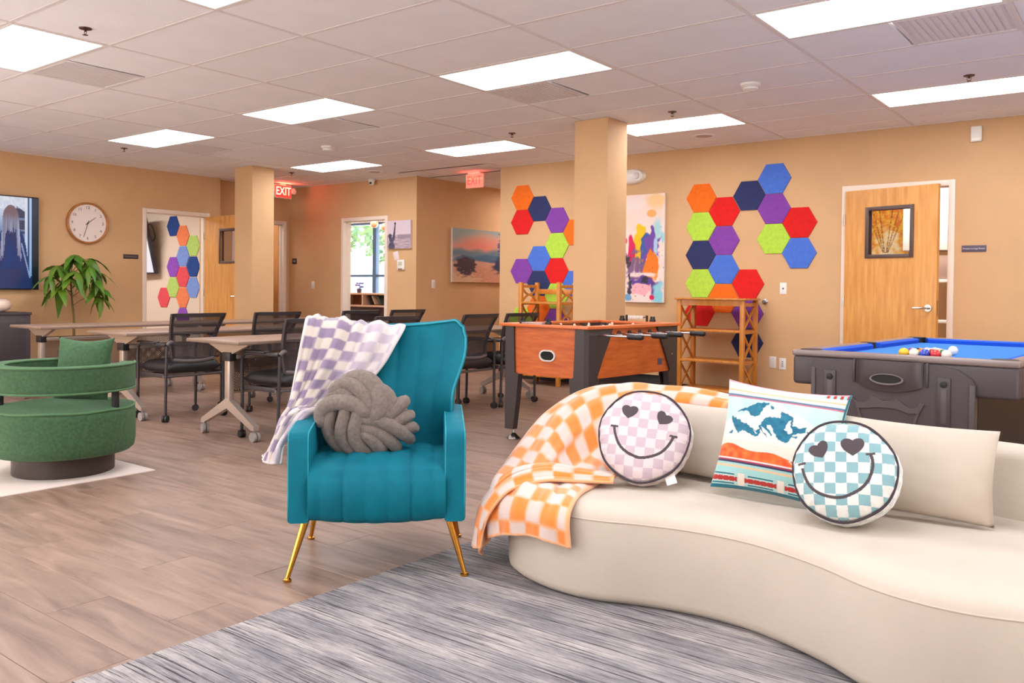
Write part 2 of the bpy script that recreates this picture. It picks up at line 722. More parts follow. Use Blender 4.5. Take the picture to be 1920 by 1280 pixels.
def door_leaf(name, hinge, ang, w, win, handle=True, flip=1):
    """leaf local: x from hinge 0..w, y thickness (0..-0.044), placed by hinge and ang"""
    o = bpy.data.objects.new(name, None)
    col.objects.link(o)
    o.location = hinge
    o.rotation_euler = (0, 0, ang)
    o['kind'] = 'structure'
    x0, x1, z0, z1 = win
    t = .044
    mb = MB()
    mb.box(0, x0, -t, 0, .008, 2.125).box(x1, w, -t, 0, .008, 2.125).box(x0, x1, -t, 0, .008, z0).box(x0, x1, -t, 0, z1, 2.125)
    mb.build('door_panel', M_oak, o)
    mb = MB()
    f = .03
    for yy0, yy1 in ((-t - .012, -t), (0, .012)):
        mb.box(x0 - .005, x0 + f, yy0, yy1, z0 - .005, z1 + .005, .003)
        mb.box(x1 - f, x1 + .005, yy0, yy1, z0 - .005, z1 + .005, .003)
        mb.box(x0 + f, x1 - f, yy0, yy1, z0 - .005, z0 + f, .003)
        mb.box(x0 + f, x1 - f, yy0, yy1, z1 - f, z1 + .005, .003)
    mb.build('glazing_frame', M_frame_dark, o)
    MB().box(x0, x1, -t / 2 - .003, -t / 2 + .003, z0, z1).build('glass_pane', M_glass, o, 0)
    for zz in (.25, 1.05, 1.85):
        MB().cyl((-.004, -t - .004, zz - .05), (-.004, -t - .004, zz + .05), .009, n=8).box(-.003, .002, -t, 0, zz - .05, zz + .05).build('hinge', M_chrome, o)
    if handle:
        hx = w - .07
        h = MB()
        h.cyl((hx, -t, 1.0), (hx, -t - .014, 1.0), .033, n=20).cyl((hx, -t - .014, 1.0), (hx, -t - .05, 1.0), .012)
        h.tube([(hx, -t - .05, 1.0), (hx - .03, -t - .056, 1.0), (hx - .12, -t - .054, .998)], .009, sub=3, round_end=True)
        h.cyl((hx, 0, 1.0), (hx, .014, 1.0), .033, n=20).cyl((hx, .014, 1.0), (hx, .05, 1.0), .012)
        h.tube([(hx, .05, 1.0), (hx - .12, .054, .998)], .009, round_end=True)
        h.build('lever_handle', M_chrome, o)
        MB().box(w - .001, w + .0015, -t * .8, -t * .2, .93, 1.07).build('latch_plate', mat('aged_brass', (176, 142, 96), .35, metal=1), o)
    return o


dr = door_leaf('door_1', (-2.505, YW - .012, 0), R(-14), .90, (.22, .68, 1.47, 1.95))
dl = door_leaf('door_2', (XL + .02, 7.085, 0), R(0), .90, (.37, .83, 1.46, 1.94))
dl2 = door_leaf('door_3', (XR - .11, 8.59, 0), R(180 - 12), .88, (.2, .6, 1.43, 1.99))

# ------------------------------------------------------------------ ceiling
ceiling = struct('ceiling', MB().box(-15.6, 3.0, -3.0, 13.2, CEIL + .06, CEIL + .12), M_grid)
GX0, GY0, GW, GD = -4.357, 4.70, 1.219, 0.61
lights = {(i, j) for i in (-4, -2, 0, 2, 4) for j in (-12, -8, -4, 0, 4)}
vents = {(-2, -3): 0, (0, 1): 0, (-2, 1): 0, (2, 1): 1, (-4, 1): 0}


def tile_mesh(w, d):
    g, z = .008, CEIL + .012
    return MB().add([(g, g, z + .01), (w - g, g, z + .01), (w - g, d - g, z + .01), (g, d - g, z + .01),
                     (g, g, z), (w - g, g, z), (w - g, d - g, z), (g, d - g, z),
                     (g + .006, g + .006, z - .009), (w - g - .006, g + .006, z - .009), (w - g - .006, d - g - .006, z - .009), (g + .006, d - g - .006, z - .009)],
                    [(0, 1, 5, 4), (1, 2, 6, 5), (2, 3, 7, 6), (3, 0, 4, 7), (4, 5, 9, 8), (5, 6, 10, 9), (6, 7, 11, 10), (7, 4, 8, 11), (8, 9, 10, 11)])


tme = tile_mesh(GW, GD).mesh('ceiling_tile')
tme.materials.append(M_tile)
tme_half = tile_mesh(GW / 2, GD).mesh('ceiling_tile')
tme_half.materials.append(M_tile)
tn = 0
far = MB()
for i in range(-6, 7):
    for j in range(-13, 14):
        x0, y0 = GX0 + i * GW, GY0 + j * GD
        if (i, j) in lights:
            continue
        if x0 + GW < XR or x0 > 3 or y0 < -3:
            continue
        if y0 > YW and not (x0 + GW > -8.4 and x0 < -6.8):
            continue
        cx, cy = x0 + GW / 2, y0 + GD / 2
        dep = cx * CF.x + cy * CF.y
        side = abs(cx * .794 + cy * .608)
        half = (i, j) in vents
        if dep > 1.5 and side < dep * .62 + 1.2 and tn < 296:
            o = bpy.data.objects.new('ceiling_tile', tme_half if half else tme)
            col.objects.link(o)
            o.parent = ceiling
            o.location = (x0 + (GW / 2 if half and vents[(i, j)] == 0 else 0), y0, 0)
            tn += 1
        else:
            t = tile_mesh(GW, GD)
            far.add([(a + x0, b + y0, c) for a, b, c in t.v], t.f)
fo = far.build('overhead_tiles', M_tile, ceiling, 0)
fo['kind'] = 'stuff'
# T bars
mb = MB()
for i in range(-6, 8):
    x = GX0 + i * GW
    if XR < x < 3:
        mb.box(x - .012, x + .012, -3, YW, CEIL, CEIL + .012)
    elif False:
        pass
for j in range(-13, 8):
    y = GY0 + j * GD
    if y > -3:
        mb.box(XR, 3, y - .012, y + .012, CEIL + .0005, CEIL + .012)
for j in range(6, 14):
    mb.box(-8.38, -6.88, GY0 + j * GD - .012, GY0 + j * GD + .012, CEIL + .0005, CEIL + .012)
mb.box(XL, XL + .022, -3, 7.31, CEIL - .001, CEIL + .01).box(-6.88, 3, YW - .022, YW, CEIL - .001, CEIL + .01).box(XR, -8.38, YW - .022, YW, CEIL - .001, CEIL + .01)
mb.build('ceiling_grid', M_grid, ceiling, 0)

lab_l = {(-2, -4): 'large white ceiling light panel at the far upper left, cut by the picture edge',
         (0, -4): 'white ceiling light panel cut by the top edge, left of the middle',
         (0, 0): 'long white ceiling light panel in the upper middle, ahead of the right column',
         (-2, 0): 'white ceiling light panel above the left column, second row from the camera',
         (-4, 0): 'white ceiling light panel nearest the left wall, above the clock side',
         (2, 0): 'big white ceiling light panel at the upper right, next to the grey metal vent',
         (-4, 4): 'small looking white ceiling light panel above the left exit sign',
         (-2, 4): 'white ceiling light panel in front of the hallway exit sign',
         (0, 4): 'white ceiling light panel just right of the right column top',
         (2, 4): 'long white ceiling light panel above the oak door at the right edge'}


def lamp_parts(t):
    mb = MB()
    mb.box(.012, .03, .012, GD - .012, CEIL - .001, CEIL + .02).box(GW - .03, GW - .012, .012, GD - .012, CEIL - .001, CEIL + .02)
    mb.box(.03, GW - .03, .012, .03, CEIL - .001, CEIL + .02).box(.03, GW - .03, GD - .03, GD - .012, CEIL - .001, CEIL + .02)
    mb.build('lamp_frame', M_white, t, 0)
    MB().box(.03, GW - .03, .03, GD - .03, CEIL + .004, CEIL + .016).build('lamp_lens', M_lamp, t, 0)


first = None
for (i, j) in sorted(lights):
    x0, y0 = GX0 + i * GW, GY0 + j * GD
    if not (XL < x0 + GW / 2 < 3) or y0 < -2.9:
        continue
    rowname = {-12: 'rearmost row', -8: 'row above the camera', -4: 'row ahead of the camera', 0: 'second row', 4: 'row by the hexagon wall'}[j]
    colname = {-4: 'far left', -2: 'left', 0: 'middle', 2: 'right', 4: 'far right'}[i]
    lab = lab_l.get((i, j), 'white ceiling light panel outside the picture, %s, %s' % (rowname, colname))
    if first is None:
        t = thing('ceiling_light', lab, 'light', (x0, y0, 0), 0, 'recessed ceiling light panels')
        lamp_parts(t)
        first = t
    else:
        t = copy_tree(first)
        t.location = (x0, y0, 0)
        t['label'] = lab

M_vent = mat('grey_vent_metal', (226, 220, 220), .5)
vlab = {(-2, -3): 'square grey ceiling vent beside the far left light panel', (0, 1): 'square grey ceiling vent beside the long middle light panel',
        (-2, 1): 'square grey ceiling vent beside the light panel above the left column', (2, 1): 'shiny grey square ceiling vent at the upper right corner',
        (-4, 1): 'square grey ceiling vent beside the light panel near the left wall'}
for (i, j), hf in vents.items():
    x0, y0 = GX0 + i * GW + hf * GW / 2, GY0 + j * GD
    t = thing('ceiling_vent', vlab[(i, j)], 'vent', (x0, y0, 0), 0, 'square ceiling vents')
    w = GW / 2
    MB().box(.012, w - .012, .012, GD - .012, CEIL + .006, CEIL + .02).build('vent_backing', M_vent, t, 0)
    mb = MB()
    for k in range(1, 14):
        x = .03 + (w - .06) * k / 14
        mb.box(x - .014, x + .014, .04, GD - .04, CEIL + .001, CEIL + .006)
    mb.box(.012, .03, .012, GD - .012, CEIL - .001, CEIL + .01).box(w - .03, w - .012, .012, GD - .012, CEIL - .001, CEIL + .01)
    mb.box(.03, w - .03, .012, .03, CEIL - .001, CEIL + .01).box(.03, w - .03, GD - .03, GD - .012, CEIL - .001, CEIL + .01)
    g = mb.build('vent_grille', M_vent, t, 0)

M_rust = mat('sprinkler_bronze', (88, 58, 48), .4, metal=.6)
spr = [(-5.32, 2.59, 'by the far left light panel'), (-9.56, 5.1, 'near the light panel by the left wall'), (-9.62, 7.52, 'by the left exit sign'),
       (-5.29, 6.88, 'in front of the hallway'), (-3.49, 6.86, 'right of the right column'), (-1.16, 6.94, 'above the oak door at the right edge')]
for k, (x, y, w) in enumerate(spr):
    t = thing('fire_sprinkler', 'small dark fire sprinkler in the ceiling ' + w, 'sprinkler', (x, y, CEIL + .003), 0, 'ceiling fire sprinklers')
    MB().lathe([(.038, 0), (.036, -.006), (.015, -.009), (.0, -.009)], n=20).build('escutcheon', M_rust, t)
    mb = MB().cyl((0, 0, 0), (0, 0, -.022), .007, n=8)
    mb.tube([(.012, 0, -.012), (.014, 0, -.03), (0, 0, -.04)], .002, n=6).tube([(-.012, 0, -.012), (-.014, 0, -.03), (0, 0, -.04)], .002, n=6)
    mb.lathe([(0, -.04), (.016, -.041), (.016, -.043), (0, -.044)], n=14)
    mb.build('sprinkler_head', M_rust, t)
for (x, y, w) in ((-2.54, 6.28, 'right of the middle, the larger one'), (-7.5, 6.36, 'far back left of the middle')):
    t = thing('smoke_detector', 'round white smoke detector on the ceiling ' + w, 'detector', (x, y, CEIL), 0)
    MB().lathe([(.075, .006), (.075, -.012), (.06, -.02), (.058, -.04), (.04, -.05), (0, -.052)], n=28).build('detector_body', M_white, t)
    MB().lathe([(.062, -.021), (.064, -.026), (.059, -.03)], n=28).build('sensor_ring', M_grid, t)
for (x, y, w) in ((-8.57, 8.09, 'at the back left'), (-3.76, 8.1, 'right of the right column')):
    t = thing('ceiling_speaker', 'flat round pale ceiling speaker ' + w, 'speaker', (x, y, CEIL), 0)
    MB().lathe([(.115, .006), (.115, -.003), (.105, -.006), (.1, -.004)], n=36).build('speaker_rim', M_tile, t)
    MB().lathe([(.1, -.003), (.06, -.005), (0, -.006)], n=36).build('speaker_grille', mat('speaker_mesh', (200, 178, 170), .8, bump=.5, bscale=700), t)

# ------------------------------------------------------------------ felt hexagons
HEX = {'orange': (244, 112, 20), 'red': (222, 26, 24), 'navy': (44, 52, 98), 'blue': (76, 118, 214), 'purple': (132, 66, 164), 'green': (182, 220, 72),
       'coral': (250, 140, 92), 'pink': (238, 84, 96), 'lime': (190, 226, 118), 'skyblue': (128, 160, 236), 'violet': (150, 82, 200), 'royal': (34, 72, 150)}
HM = {}
for k, c in HEX.items():
    HM[k] = mat('felt_' + k, c, 0.95, var=0.05, vscale=30, bump=0.3, bscale=500, sheen=0.15)


def hexagon(x, z, key, y, label, group, a=.178):
    b = a * sqrt(3) / 2
    t = .012
    mb = MB()
    ring = [(cos(R(60 * k)), sin(R(60 * k))) for k in range(6)]
    vs = []
    for (s, yy) in ((1, 0), (1, -t + .003), (.982, -t)):
        vs += [(u * a * s, yy, w * a * s) for u, w in ring]
    mb.add(vs, [tuple(range(12, 18))] + [(r * 6 + k, r * 6 + (k + 1) % 6, r * 6 + 6 + (k + 1) % 6, r * 6 + 6 + k) for r in (0, 1) for k in range(6)] + [tuple(range(6))[::-1]])
    o = mb.build('felt_hexagon', HM[key], None, 20, loc=(x, y, z))
    return tag(o, label, 'wall panel', group)


gr = 'felt hexagons right of the column'
for x, z, k, l in (
        (-4.065, 2.155, 'orange', 'orange felt hexagon at the top left of the right-hand cluster'),
        (-3.795, 1.995, 'red', 'red felt hexagon beside the top orange one, right-hand cluster'),
        (-3.52, 2.15, 'navy', 'navy felt hexagon between red and light blue, high in right-hand cluster'),
        (-3.25, 2.31, 'blue', 'blue felt hexagon at the very top of the right-hand cluster'),
        (-3.25, 1.998, 'purple', 'purple felt hexagon directly under the topmost blue one'),
        (-2.98, 1.845, 'red', 'red felt hexagon at the far right of the right-hand cluster'),
        (-3.25, 1.686, 'green', 'lime green felt hexagon left of the lowest far right blue one'),
        (-2.98, 1.533, 'blue', 'blue felt hexagon at the bottom of the far right column, above the light switch side'),
        (-4.065, 1.843, 'green', 'lime green felt hexagon under the top left orange one'),
        (-3.795, 1.683, 'purple', 'purple felt hexagon under the red one, middle of right-hand cluster'),
        (-4.065, 1.531, 'navy', 'navy felt hexagon between two lime green ones at left of right-hand cluster'),
        (-3.795, 1.371, 'blue', 'blue felt hexagon above the orange one that touches the bookshelf top'),
        (-4.065, 1.219, 'green', 'lime green felt hexagon resting just above the right bookshelf top'),
        (-3.795, 1.059, 'orange', 'orange felt hexagon half hidden behind the right bookshelf top'),
        (-3.52, 1.215, 'red', 'red felt hexagon above the right corner of the right bookshelf'),
        (-3.52, .903, 'purple', 'purple felt hexagon poking out right of the right bookshelf'),
        (-3.52, .591, 'navy', 'navy felt hexagon poking out low at the right of the right bookshelf'),
        (-4.065, .907, 'red', 'red felt hexagon seen through the top bay of the right bookshelf')):
    hexagon(x, z, k, YW, l, gr)
gl = 'felt hexagons left of the column'
for x, z, k, l in (
        (-6.52, 2.302, 'orange', 'orange felt hexagon at the top left of the left-hand cluster'),
        (-6.52, 1.99, 'red', 'red felt hexagon under the orange one, left-hand cluster'),
        (-6.25, 2.148, 'navy', 'navy felt hexagon at the top of the left-hand cluster'),
        (-5.98, 1.992, 'purple', 'purple felt hexagon high in the left-hand cluster'),
        (-5.71, 1.836, 'orange', 'orange felt hexagon cut by the left edge of the right column'),
        (-5.98, 1.68, 'green', 'lime green felt hexagon under the high purple one, left-hand cluster'),
        (-6.25, 1.524, 'blue', 'light blue felt hexagon in the middle of the left-hand cluster'),
        (-6.52, 1.368, 'purple', 'purple felt hexagon at the lower left of the left-hand cluster'),
        (-5.98, 1.368, 'red', 'red felt hexagon just above the right side of the left bookshelf'),
        (-6.25, 1.212, 'navy', 'navy felt hexagon above the top rail of the left bookshelf'),
        (-5.71, 1.212, 'blue', 'light blue felt hexagon between left bookshelf and right column'),
        (-5.98, 1.056, 'green', 'lime green felt hexagon behind the upper bay of the left bookshelf'),
        (-6.25, .9, 'orange', 'orange felt hexagon seen through the left bookshelf'),
        (-6.25, .588, 'red', 'red felt hexagon low behind the left bookshelf'),
        (-5.98, .744, 'purple', 'purple felt hexagon low behind the left bookshelf'),
        (-6.52, .744, 'green', 'lime green felt hexagon low at the left of the left bookshelf')):
    hexagon(x, z, k, YW, l, gl)
g1 = 'felt hexagons in the left room'
for x, z, k, l in ((-12.2, 2.06, 'royal', 'navy felt hexagon at the top inside the left doorway'),
                   (-11.93, 1.905, 'coral', 'coral felt hexagon second from top inside the left doorway'),
                   (-11.65, 1.745, 'lime', 'pale green felt hexagon at the right inside the left doorway'),
                   (-11.93, 1.59, 'skyblue', 'pale blue felt hexagon under the upper coral one, left doorway'),
                   (-12.2, 1.43, 'violet', 'violet felt hexagon left of the pink one, left doorway'),
                   (-11.65, 1.43, 'royal', 'navy felt hexagon at the right edge of the left doorway'),
                   (-11.93, 1.275, 'pink', 'pinkish red felt hexagon in the middle of the left doorway'),
                   (-12.2, 1.115, 'lime', 'pale green felt hexagon under the violet one, left doorway'),
                   (-11.65, 1.115, 'skyblue', 'pale blue felt hexagon at the lower right of the left doorway'),
                   (-11.93, .96, 'coral', 'coral felt hexagon low in the left doorway'),
                   (-12.46, .955, 'pink', 'pinkish red felt hexagon at the lower left of the left doorway'),
                   (-11.93, .647, 'violet', 'violet felt hexagon lowest in the left doorway, above a chair back')):
    hexagon(x, z, k, 7.3, l, g1, .175)


# ------------------------------------------------------------------ paintings
def canvas(name, w, h, t, nx, nz, fn, label, cat='painting', axis='y', loc=(0, 0, 0), m=None, frame=None):
    """a stretched canvas: front at local -Y (axis y) or +X (axis x); u 0..1 left-right, v 0..1 bottom-top"""
    pts, cols = [], []
    for j in range(nz):
        for i in range(nx):
            u, v = i / (nx - 1), j / (nz - 1)
            pts.append((u * w, -t, v * h) if axis == 'y' else (t, u * w, v * h))
            cols.append(fn(u, v))
    root = thing(name, label, cat, loc)
    mb = MB().grid(pts, nx, nz)
    me = mb.mesh('canvas_front')
    pigment(me, cols)
    link('canvas_front', me, m or mat_paint('canvas_paint', 0.7, bump=0.15, bscale=120), root, 0)
    MB().box(0, w, -t + .0005, 0, 0, h, 0) if False else None
    b = MB()
    if axis == 'y':
        b.box(0, w, -t + .0005, 0, 0, h)
    else:
        b.box(0, t - .0005, 0, w, 0, h)
    b.build('canvas_edge', mat('canvas_edge', (214, 200, 190) if frame is None else frame, .8), root, 0)
    return root


def blob(u, v, cx, cy, rx, ry, soft=.3, rag=.25, f=7.0):
    n = noise.noise(Vector((u * f, v * f * 2, cx * 9))) * rag
    d = sqrt(((u - cx) / rx) ** 2 + ((v - cy) / ry) ** 2) + n * 2
    return 1 - smooth01(1 - soft, 1 + soft, d)


def abstract(u, v):
    c = (240, 222, 214)
    n = noise.noise(Vector((u * 3, v * 7, 0)))
    c = mixc(c, (250, 214, 200), .5 + n)
    c = mixc(c, (242, 196, 130), blob(u, v, .78, .93, .22, .07, .5) * .8)
    c = mixc(c, (240, 170, 96), blob(u, v, .68, .82, .12, .035, .15, .05) * .95)
    c = mixc(c, (150, 206, 214), blob(u, v, .82, .68, .10, .10, .6) * .8)
    c = mixc(c, (150, 206, 214), blob(u, v, .95, .60, .06, .05, .4) * .9)
    c = mixc(c, (236, 60, 90), blob(u, v, .03, .57, .03, .025, .3))
    c = mixc(c, (248, 196, 20), blob(u, v, .40, .63, .13, .10, .12, .35))
    c = mixc(c, (248, 190, 14), blob(u, v, .34, .50, .14, .15, .12, .25))
    c = mixc(c, (214, 20, 84), blob(u, v, .17, .46, .085, .15, .12, .2))
    c = mixc(c, (58, 90, 160), blob(u, v, .50, .46, .12, .16, .15, .4))
    c = mixc(c, (112, 70, 160), blob(u, v, .68, .50, .17, .16, .15, .5, 9))
    c = mixc(c, (168, 200, 226), blob(u, v, .78, .50, .05, .10, .4))
    c = mixc(c, (128, 92, 128), blob(u, v, .24, .33, .24, .11, .4, .6, 10))
    c = mixc(c, (60, 50, 60), blob(u, v, .08, .38, .07, .04, .3, .6, 20))
    c = mixc(c, (244, 122, 18), blob(u, v, .66, .33, .20, .12, .12, .3))
    c = mixc(c, (240, 214, 206), blob(u, v, .4, .255, .5, .018, .5, .2))
    c = mixc(c, (98, 62, 150), blob(u, v, .48, .17, .32, .055, .2, .3))
    c = mixc(c, (248, 176, 186), blob(u, v, .44, .125, .30, .055, .1, .3))
    c = mixc(c, (86, 60, 140), blob(u, v, .75, .14, .07, .06, .3, .4))
    c = mixc(c, (52, 46, 60), blob(u, v, .50, .215, .07, .03, .3, .5, 16))
    c = mixc(c, (52, 50, 70), blob(u, v, .13, .15, .05, .08, .3, .5, 14))
    c = mixc(c, (140, 206, 220), blob(u, v, .86, .08, .14, .08, .3, .4))
    c = mixc(c, (224, 20, 84), blob(u, v, .70, .045, .06, .022, .1, .1))
    c = mixc(c, (110, 160, 200), blob(u, v, .08, .05, .09, .03, .3, .4))
    s = noise.noise(Vector((u * 26, v * 60, 5)))
    if s > .52 and v < .5:
        c = mixc(c, (70, 60, 80), .6)
    return c


canvas('abstract_canvas', .51, 1.235, .035, 120, 240, abstract,
       'tall narrow abstract canvas with pink, yellow, purple and orange splashes', axis='y', loc=(-5.0, YW - .004, 1.0))


def sunset(u, v):
    n = noise.noise(Vector((u * 3, v * 3, 1))) * .25
    c = mixc((206, 160, 142), (150, 166, 164), smooth01(.68, .95, v + n))
    c = mixc(c, (226, 138, 120), blob(u, v, .42, .70, .28, .12, .8, .15))
    c = mixc(c, (96, 128, 146), blob(u, v, .45, .52, .75, .09, .5, .35, 5) * .95)
    c = mixc(c, (72, 110, 138), blob(u, v, .5, .45, .5, .05, .4, .4, 8))
    c = mixc(c, (206, 146, 120), blob(u, v, .55, .12, .5, .22, .4, .3))
    c = mixc(c, (214, 176, 140), blob(u, v, .12, .05, .3, .1, .4, .4, 18))
    c = mixc(c, (70, 52, 66), blob(u, v, .20, .30, .15, .17, .25, .25, 14))
    c = mixc(c, (52, 58, 92), blob(u, v, .80, .34, .17, .17, .2, .25, 10))
    c = mixc(c, (84, 92, 124), blob(u, v, .78, .72, .05, .25, .4, .6, 20))
    if noise.noise(Vector((u * 40, v * 40, 3))) > .45 and v < .3:
        c = mixc(c, (236, 196, 150), .5)
    return c


canvas('sunset_canvas', 1.5, .80, .035, 160, 110, sunset, 'wide blurry sunset landscape canvas in the hallway, blue and salmon', axis='x', loc=(-8.376, 9.44, 1.235))


def beach(u, v):
    n = noise.noise(Vector((u * 4, v * 30, 1)))
    c = (214, 196, 206)
    if v < .5:
        c = mixc((200, 178, 188), (158, 140, 152), .5 + n)
        if u > .45 and .35 < v < .5:
            c = mixc(c, (140, 124, 138), .7)
    d = (72, 66, 84)
    if (u - .13) ** 2 + ((v - .46) * .95) ** 2 < .0055:
        return d
    if v < .40 and abs(u - .20) < .10 + .02 * sin(v * 20) + (.02 if v < .2 else 0):
        return mixc(d, (96, 96, 118), .5 + n)
    if .3 < v < .86:
        xc = .28 + (v - .3) * .12
        if abs(u - xc) < .055 - (v - .3) * .06:
            return d
    if (u - .345) ** 2 + (v - .9) ** 2 < .0016:
        return (48, 42, 56)
    return c


canvas('beach_print', .47, .40, .035, 110, 100, beach, 'small greyish canvas print of a figure raising one arm at the sea', 'picture', 'y', (-8.93, YW, 1.70))


# ------------------------------------------------------------------ clock
t = thing('wall_clock', 'round wall clock with wooden rim and white face on the left wall', 'clock', (XL, 5.365, 1.925))
MB().lathe([(.235, .0), (.262, .0), (.266, .02), (.262, .048), (.254, .055), (.244, .052), (.240, .040), (.236, .03)], n=64, axis='x').build('wooden_rim', mat('walnut_rim', (186, 122, 62), .4, c2=(150, 92, 44), vscale=8), t)
MB().cyl((.002, 0, 0), (.034, 0, 0), .241, n=64).build('clock_face', mat('clock_white', (236, 220, 210), .5), t, 30)
M_ink = mat('dark_ink', (72, 62, 62), .6)
for k in range(1, 13):
    a = R(90 - 30 * k)
    text_obj('numeral', str(k), .052, M_ink, t, face_px(Vector((.0348, cos(a) * .195, sin(a) * .195))), .0004)
for (nm, ang, L, w) in (('hour_hand', 52, .13, .008), ('minute_hand', 197, .19, .006)):
    a = R(90 - ang)
    d = Vector((0, cos(a), sin(a)))
    p = Vector((0, -d.z, d.y))
    mb = MB()
    q = [d * -.035 + p * w * .6, d * -.035 - p * w * .6, d * L - p * w * .3, d * L + p * w * .3]
    x = .038 if nm == 'hour_hand' else .041
    mb.add([(x, v.y, v.z) for v in q] + [(x + .002, v.y, v.z) for v in q], [(0, 1, 2, 3), (7, 6, 5, 4), (0, 4, 5, 1), (1, 5, 6, 2), (2, 6, 7, 3), (3, 7, 4, 0)])
    mb.build(nm, M_ink, t, 0)
MB().cyl((.034, 0, 0), (.045, 0, 0), .009, n=12).build('centre_pin', M_ink, t)

# ------------------------------------------------------------------ name plates, switches, outlets
M_plate = mat('plate_slate', (84, 74, 92), .45)
M_ptext = mat('plate_text', (214, 206, 214), .5)
t = thing('room_sign', 'dark slate room name plate right of the oak door', 'sign', (-1.39, YW, 1.545))
MB().box(-.10, .10, -.006, 0, -.03, .03, .002).build('sign_plate', M_plate, t)
text_obj('lettering', 'Private Lounge Room', .0205, M_ptext, t, face_my((0, -.0065, 0)), .0003)
t = thing('room_sign', 'dark narrow room name plate between the clock and the left doorway', 'sign', (XL, 5.955, 1.52))
MB().box(0, .006, -.105, .105, -.03, .03, .002).build('sign_plate', mat('plate_brown', (66, 50, 54), .45), t)
text_obj('lettering', 'Conference Room', .022, mat('plate_text_dim', (150, 136, 144), .5), t, face_px((.0065, 0, 0)), .0003)
t = thing('room_sign', 'small square black room plate beside the left exit sign doorway', 'sign', (-11.06, YW, 1.55))
MB().box(-.055, .055, -.006, 0, -.045, .045, .002).build('sign_plate', mat('plate_black', (44, 34, 36), .45), t)
MB().box(-.03, .03, -.0072, -.006, -.012, .012).build('sign_strip', mat('plate_grey', (150, 140, 140), .5), t, 0)


def plate_y(name, x, z, label, kind):
    t = thing(name, label, 'switch' if kind != 'outlet' else 'outlet', (x, YW, z))
    MB().box(-.036, .036, -.006, 0, -.06, .06, .003).build('cover_plate', M_white, t)
    if kind == 'rocker':
        MB().box(-.017, .017, -.010, -.005, -.033, .033, .002).build('rocker', mat('switch_white', (226, 220, 214), .3), t)
    elif kind == 'jack':
        MB().cyl((0, -.008, 0), (0, -.005, 0), .009, n=12).build('jack', M_ink, t)
    elif kind == 'blank':
        MB().box(-.03, .03, -.0075, -.006, -.05, .05, .001).build('inner_plate', mat('switch_white', (226, 220, 214), .3), t)
    else:
        MB().box(-.018, .018, -.0085, -.005, -.036, .036, .002).build('socket_face', mat('switch_white', (226, 220, 214), .3), t)
        for zz in (-.022, 0, .022):
            MB().cyl((0, -.0095, zz), (0, -.008, zz), .0055, n=10).build('socket_hole', M_ink, t)
    return t


plate_y('wall_switch', -3.14, 1.17, 'white wall plate with a small dark centre jack right of the hexagons', 'jack')
plate_y('wall_plate', -3.24, .40, 'blank white wall plate low on the wall left of the outlet', 'blank')
plate_y('wall_outlet', -3.135, .39, 'white outlet with dark sockets low on the wall left of the pool table', 'outlet')
plate_y('light_switch', -10.60, 1.17, 'white light switch on the wall left of the reception doorway', 'rocker')
t = thing('light_switch', 'white light switch left of the hallway sunset canvas', 'switch', (-8.38, 9.07, 1.20))
MB().box(0, .006, -.036, .036, -.06, .06, .003).build('cover_plate', M_white, t)
MB().box(.005, .010, -.017, .017, -.033, .033, .002).build('rocker', mat('switch_white', (226, 220, 214), .3), t)
t = thing('thermostat', 'white square thermostat under the small beach print', 'thermostat', (-8.66, YW, 1.47))
MB().box(-.075, .065, -.03, 0, -.075, .07, .008).build('thermostat_body', M_white, t)
MB().box(-.045, .035, -.032, -.03, -.012, .045, .001).build('display', mat('lcd_pale', (206, 200, 176), .3), t)
MB().box(-.045, .035, -.034, -.028, -.07, -.052, .002).build('button_strip', mat('tan_button', (160, 112, 84), .5), t)
o = MB().box(-.055, .045, -.004, 0, -.06, .06, .002, m=Matrix.Rotation(R(-14), 4, 'Y')).build('paper_note', mat('note_paper', (232, 214, 210), .8), None, loc=(-8.77, YW, 1.60))
tag(o, 'tilted pale paper note stuck up behind the thermostat', 'note')
t = thing('door_stop', 'small chrome wall door stop right of the right bookshelf', 'door stop', (-3.33, YW, 1.03))
MB().lathe([(.03, 0), (.03, -.006), (.016, -.012), (.014, -.04)], n=20, axis='y').build('base_cup', M_chrome, t)
MB().lathe([(.0, -.056), (.014, -.054), (.02, -.046), (.018, -.04), (0, -.04)], n=20, axis='y').build('rubber_tip', mat('rubber_grey', (120, 110, 106), .8), t)
t = thing('motion_sensor', 'small white motion sensor box high on the wall above the room sign', 'sensor', (-1.385, YW, 2.58))
MB().box(-.045, .045, -.035, 0, -.07, .07, .008).build('sensor_body', M_white, t)
MB().box(-.035, .035, -.042, -.033, -.062, -.03, .006).build('sensor_window', mat('sensor_pale', (252, 248, 240), .3), t)
t = thing('emergency_light', 'white oval emergency light on the wall behind the right column', 'light', (-4.92, YW, 2.45))
MB().lathe([(.17, 0), (.17, -.03), (.15, -.07), (.1, -.09), (0, -.095)], n=36, axis='y').xf(Matrix.Diagonal((1, 1, .52, 1))).build('housing', M_white, t)
for s in (-1, 1):
    MB().lathe([(.038, -.085), (.036, -.105), (0, -.11)], c=(s * .085, 0, 0), n=20, axis='y').build('lamp_head', mat('lamp_head_grey', (214, 206, 204), .2), t)
t = thing('security_camera', 'small white dome camera with dark lens where ceiling meets back wall', 'camera', (-9.2, YW - .09, CEIL))
MB().lathe([(.05, 0), (.05, -.02), (.04, -.03)], n=24).build('mount', M_white, t)
MB().lathe([(.0, -.085), (.025, -.08), (.04, -.06), (.04, -.03), (0, -.03)], n=24).build('dome', M_white, t)
MB().cyl((.015, -.03, -.055), (.02, -.048, -.06), .016, n=14).build('lens', M_black, t)

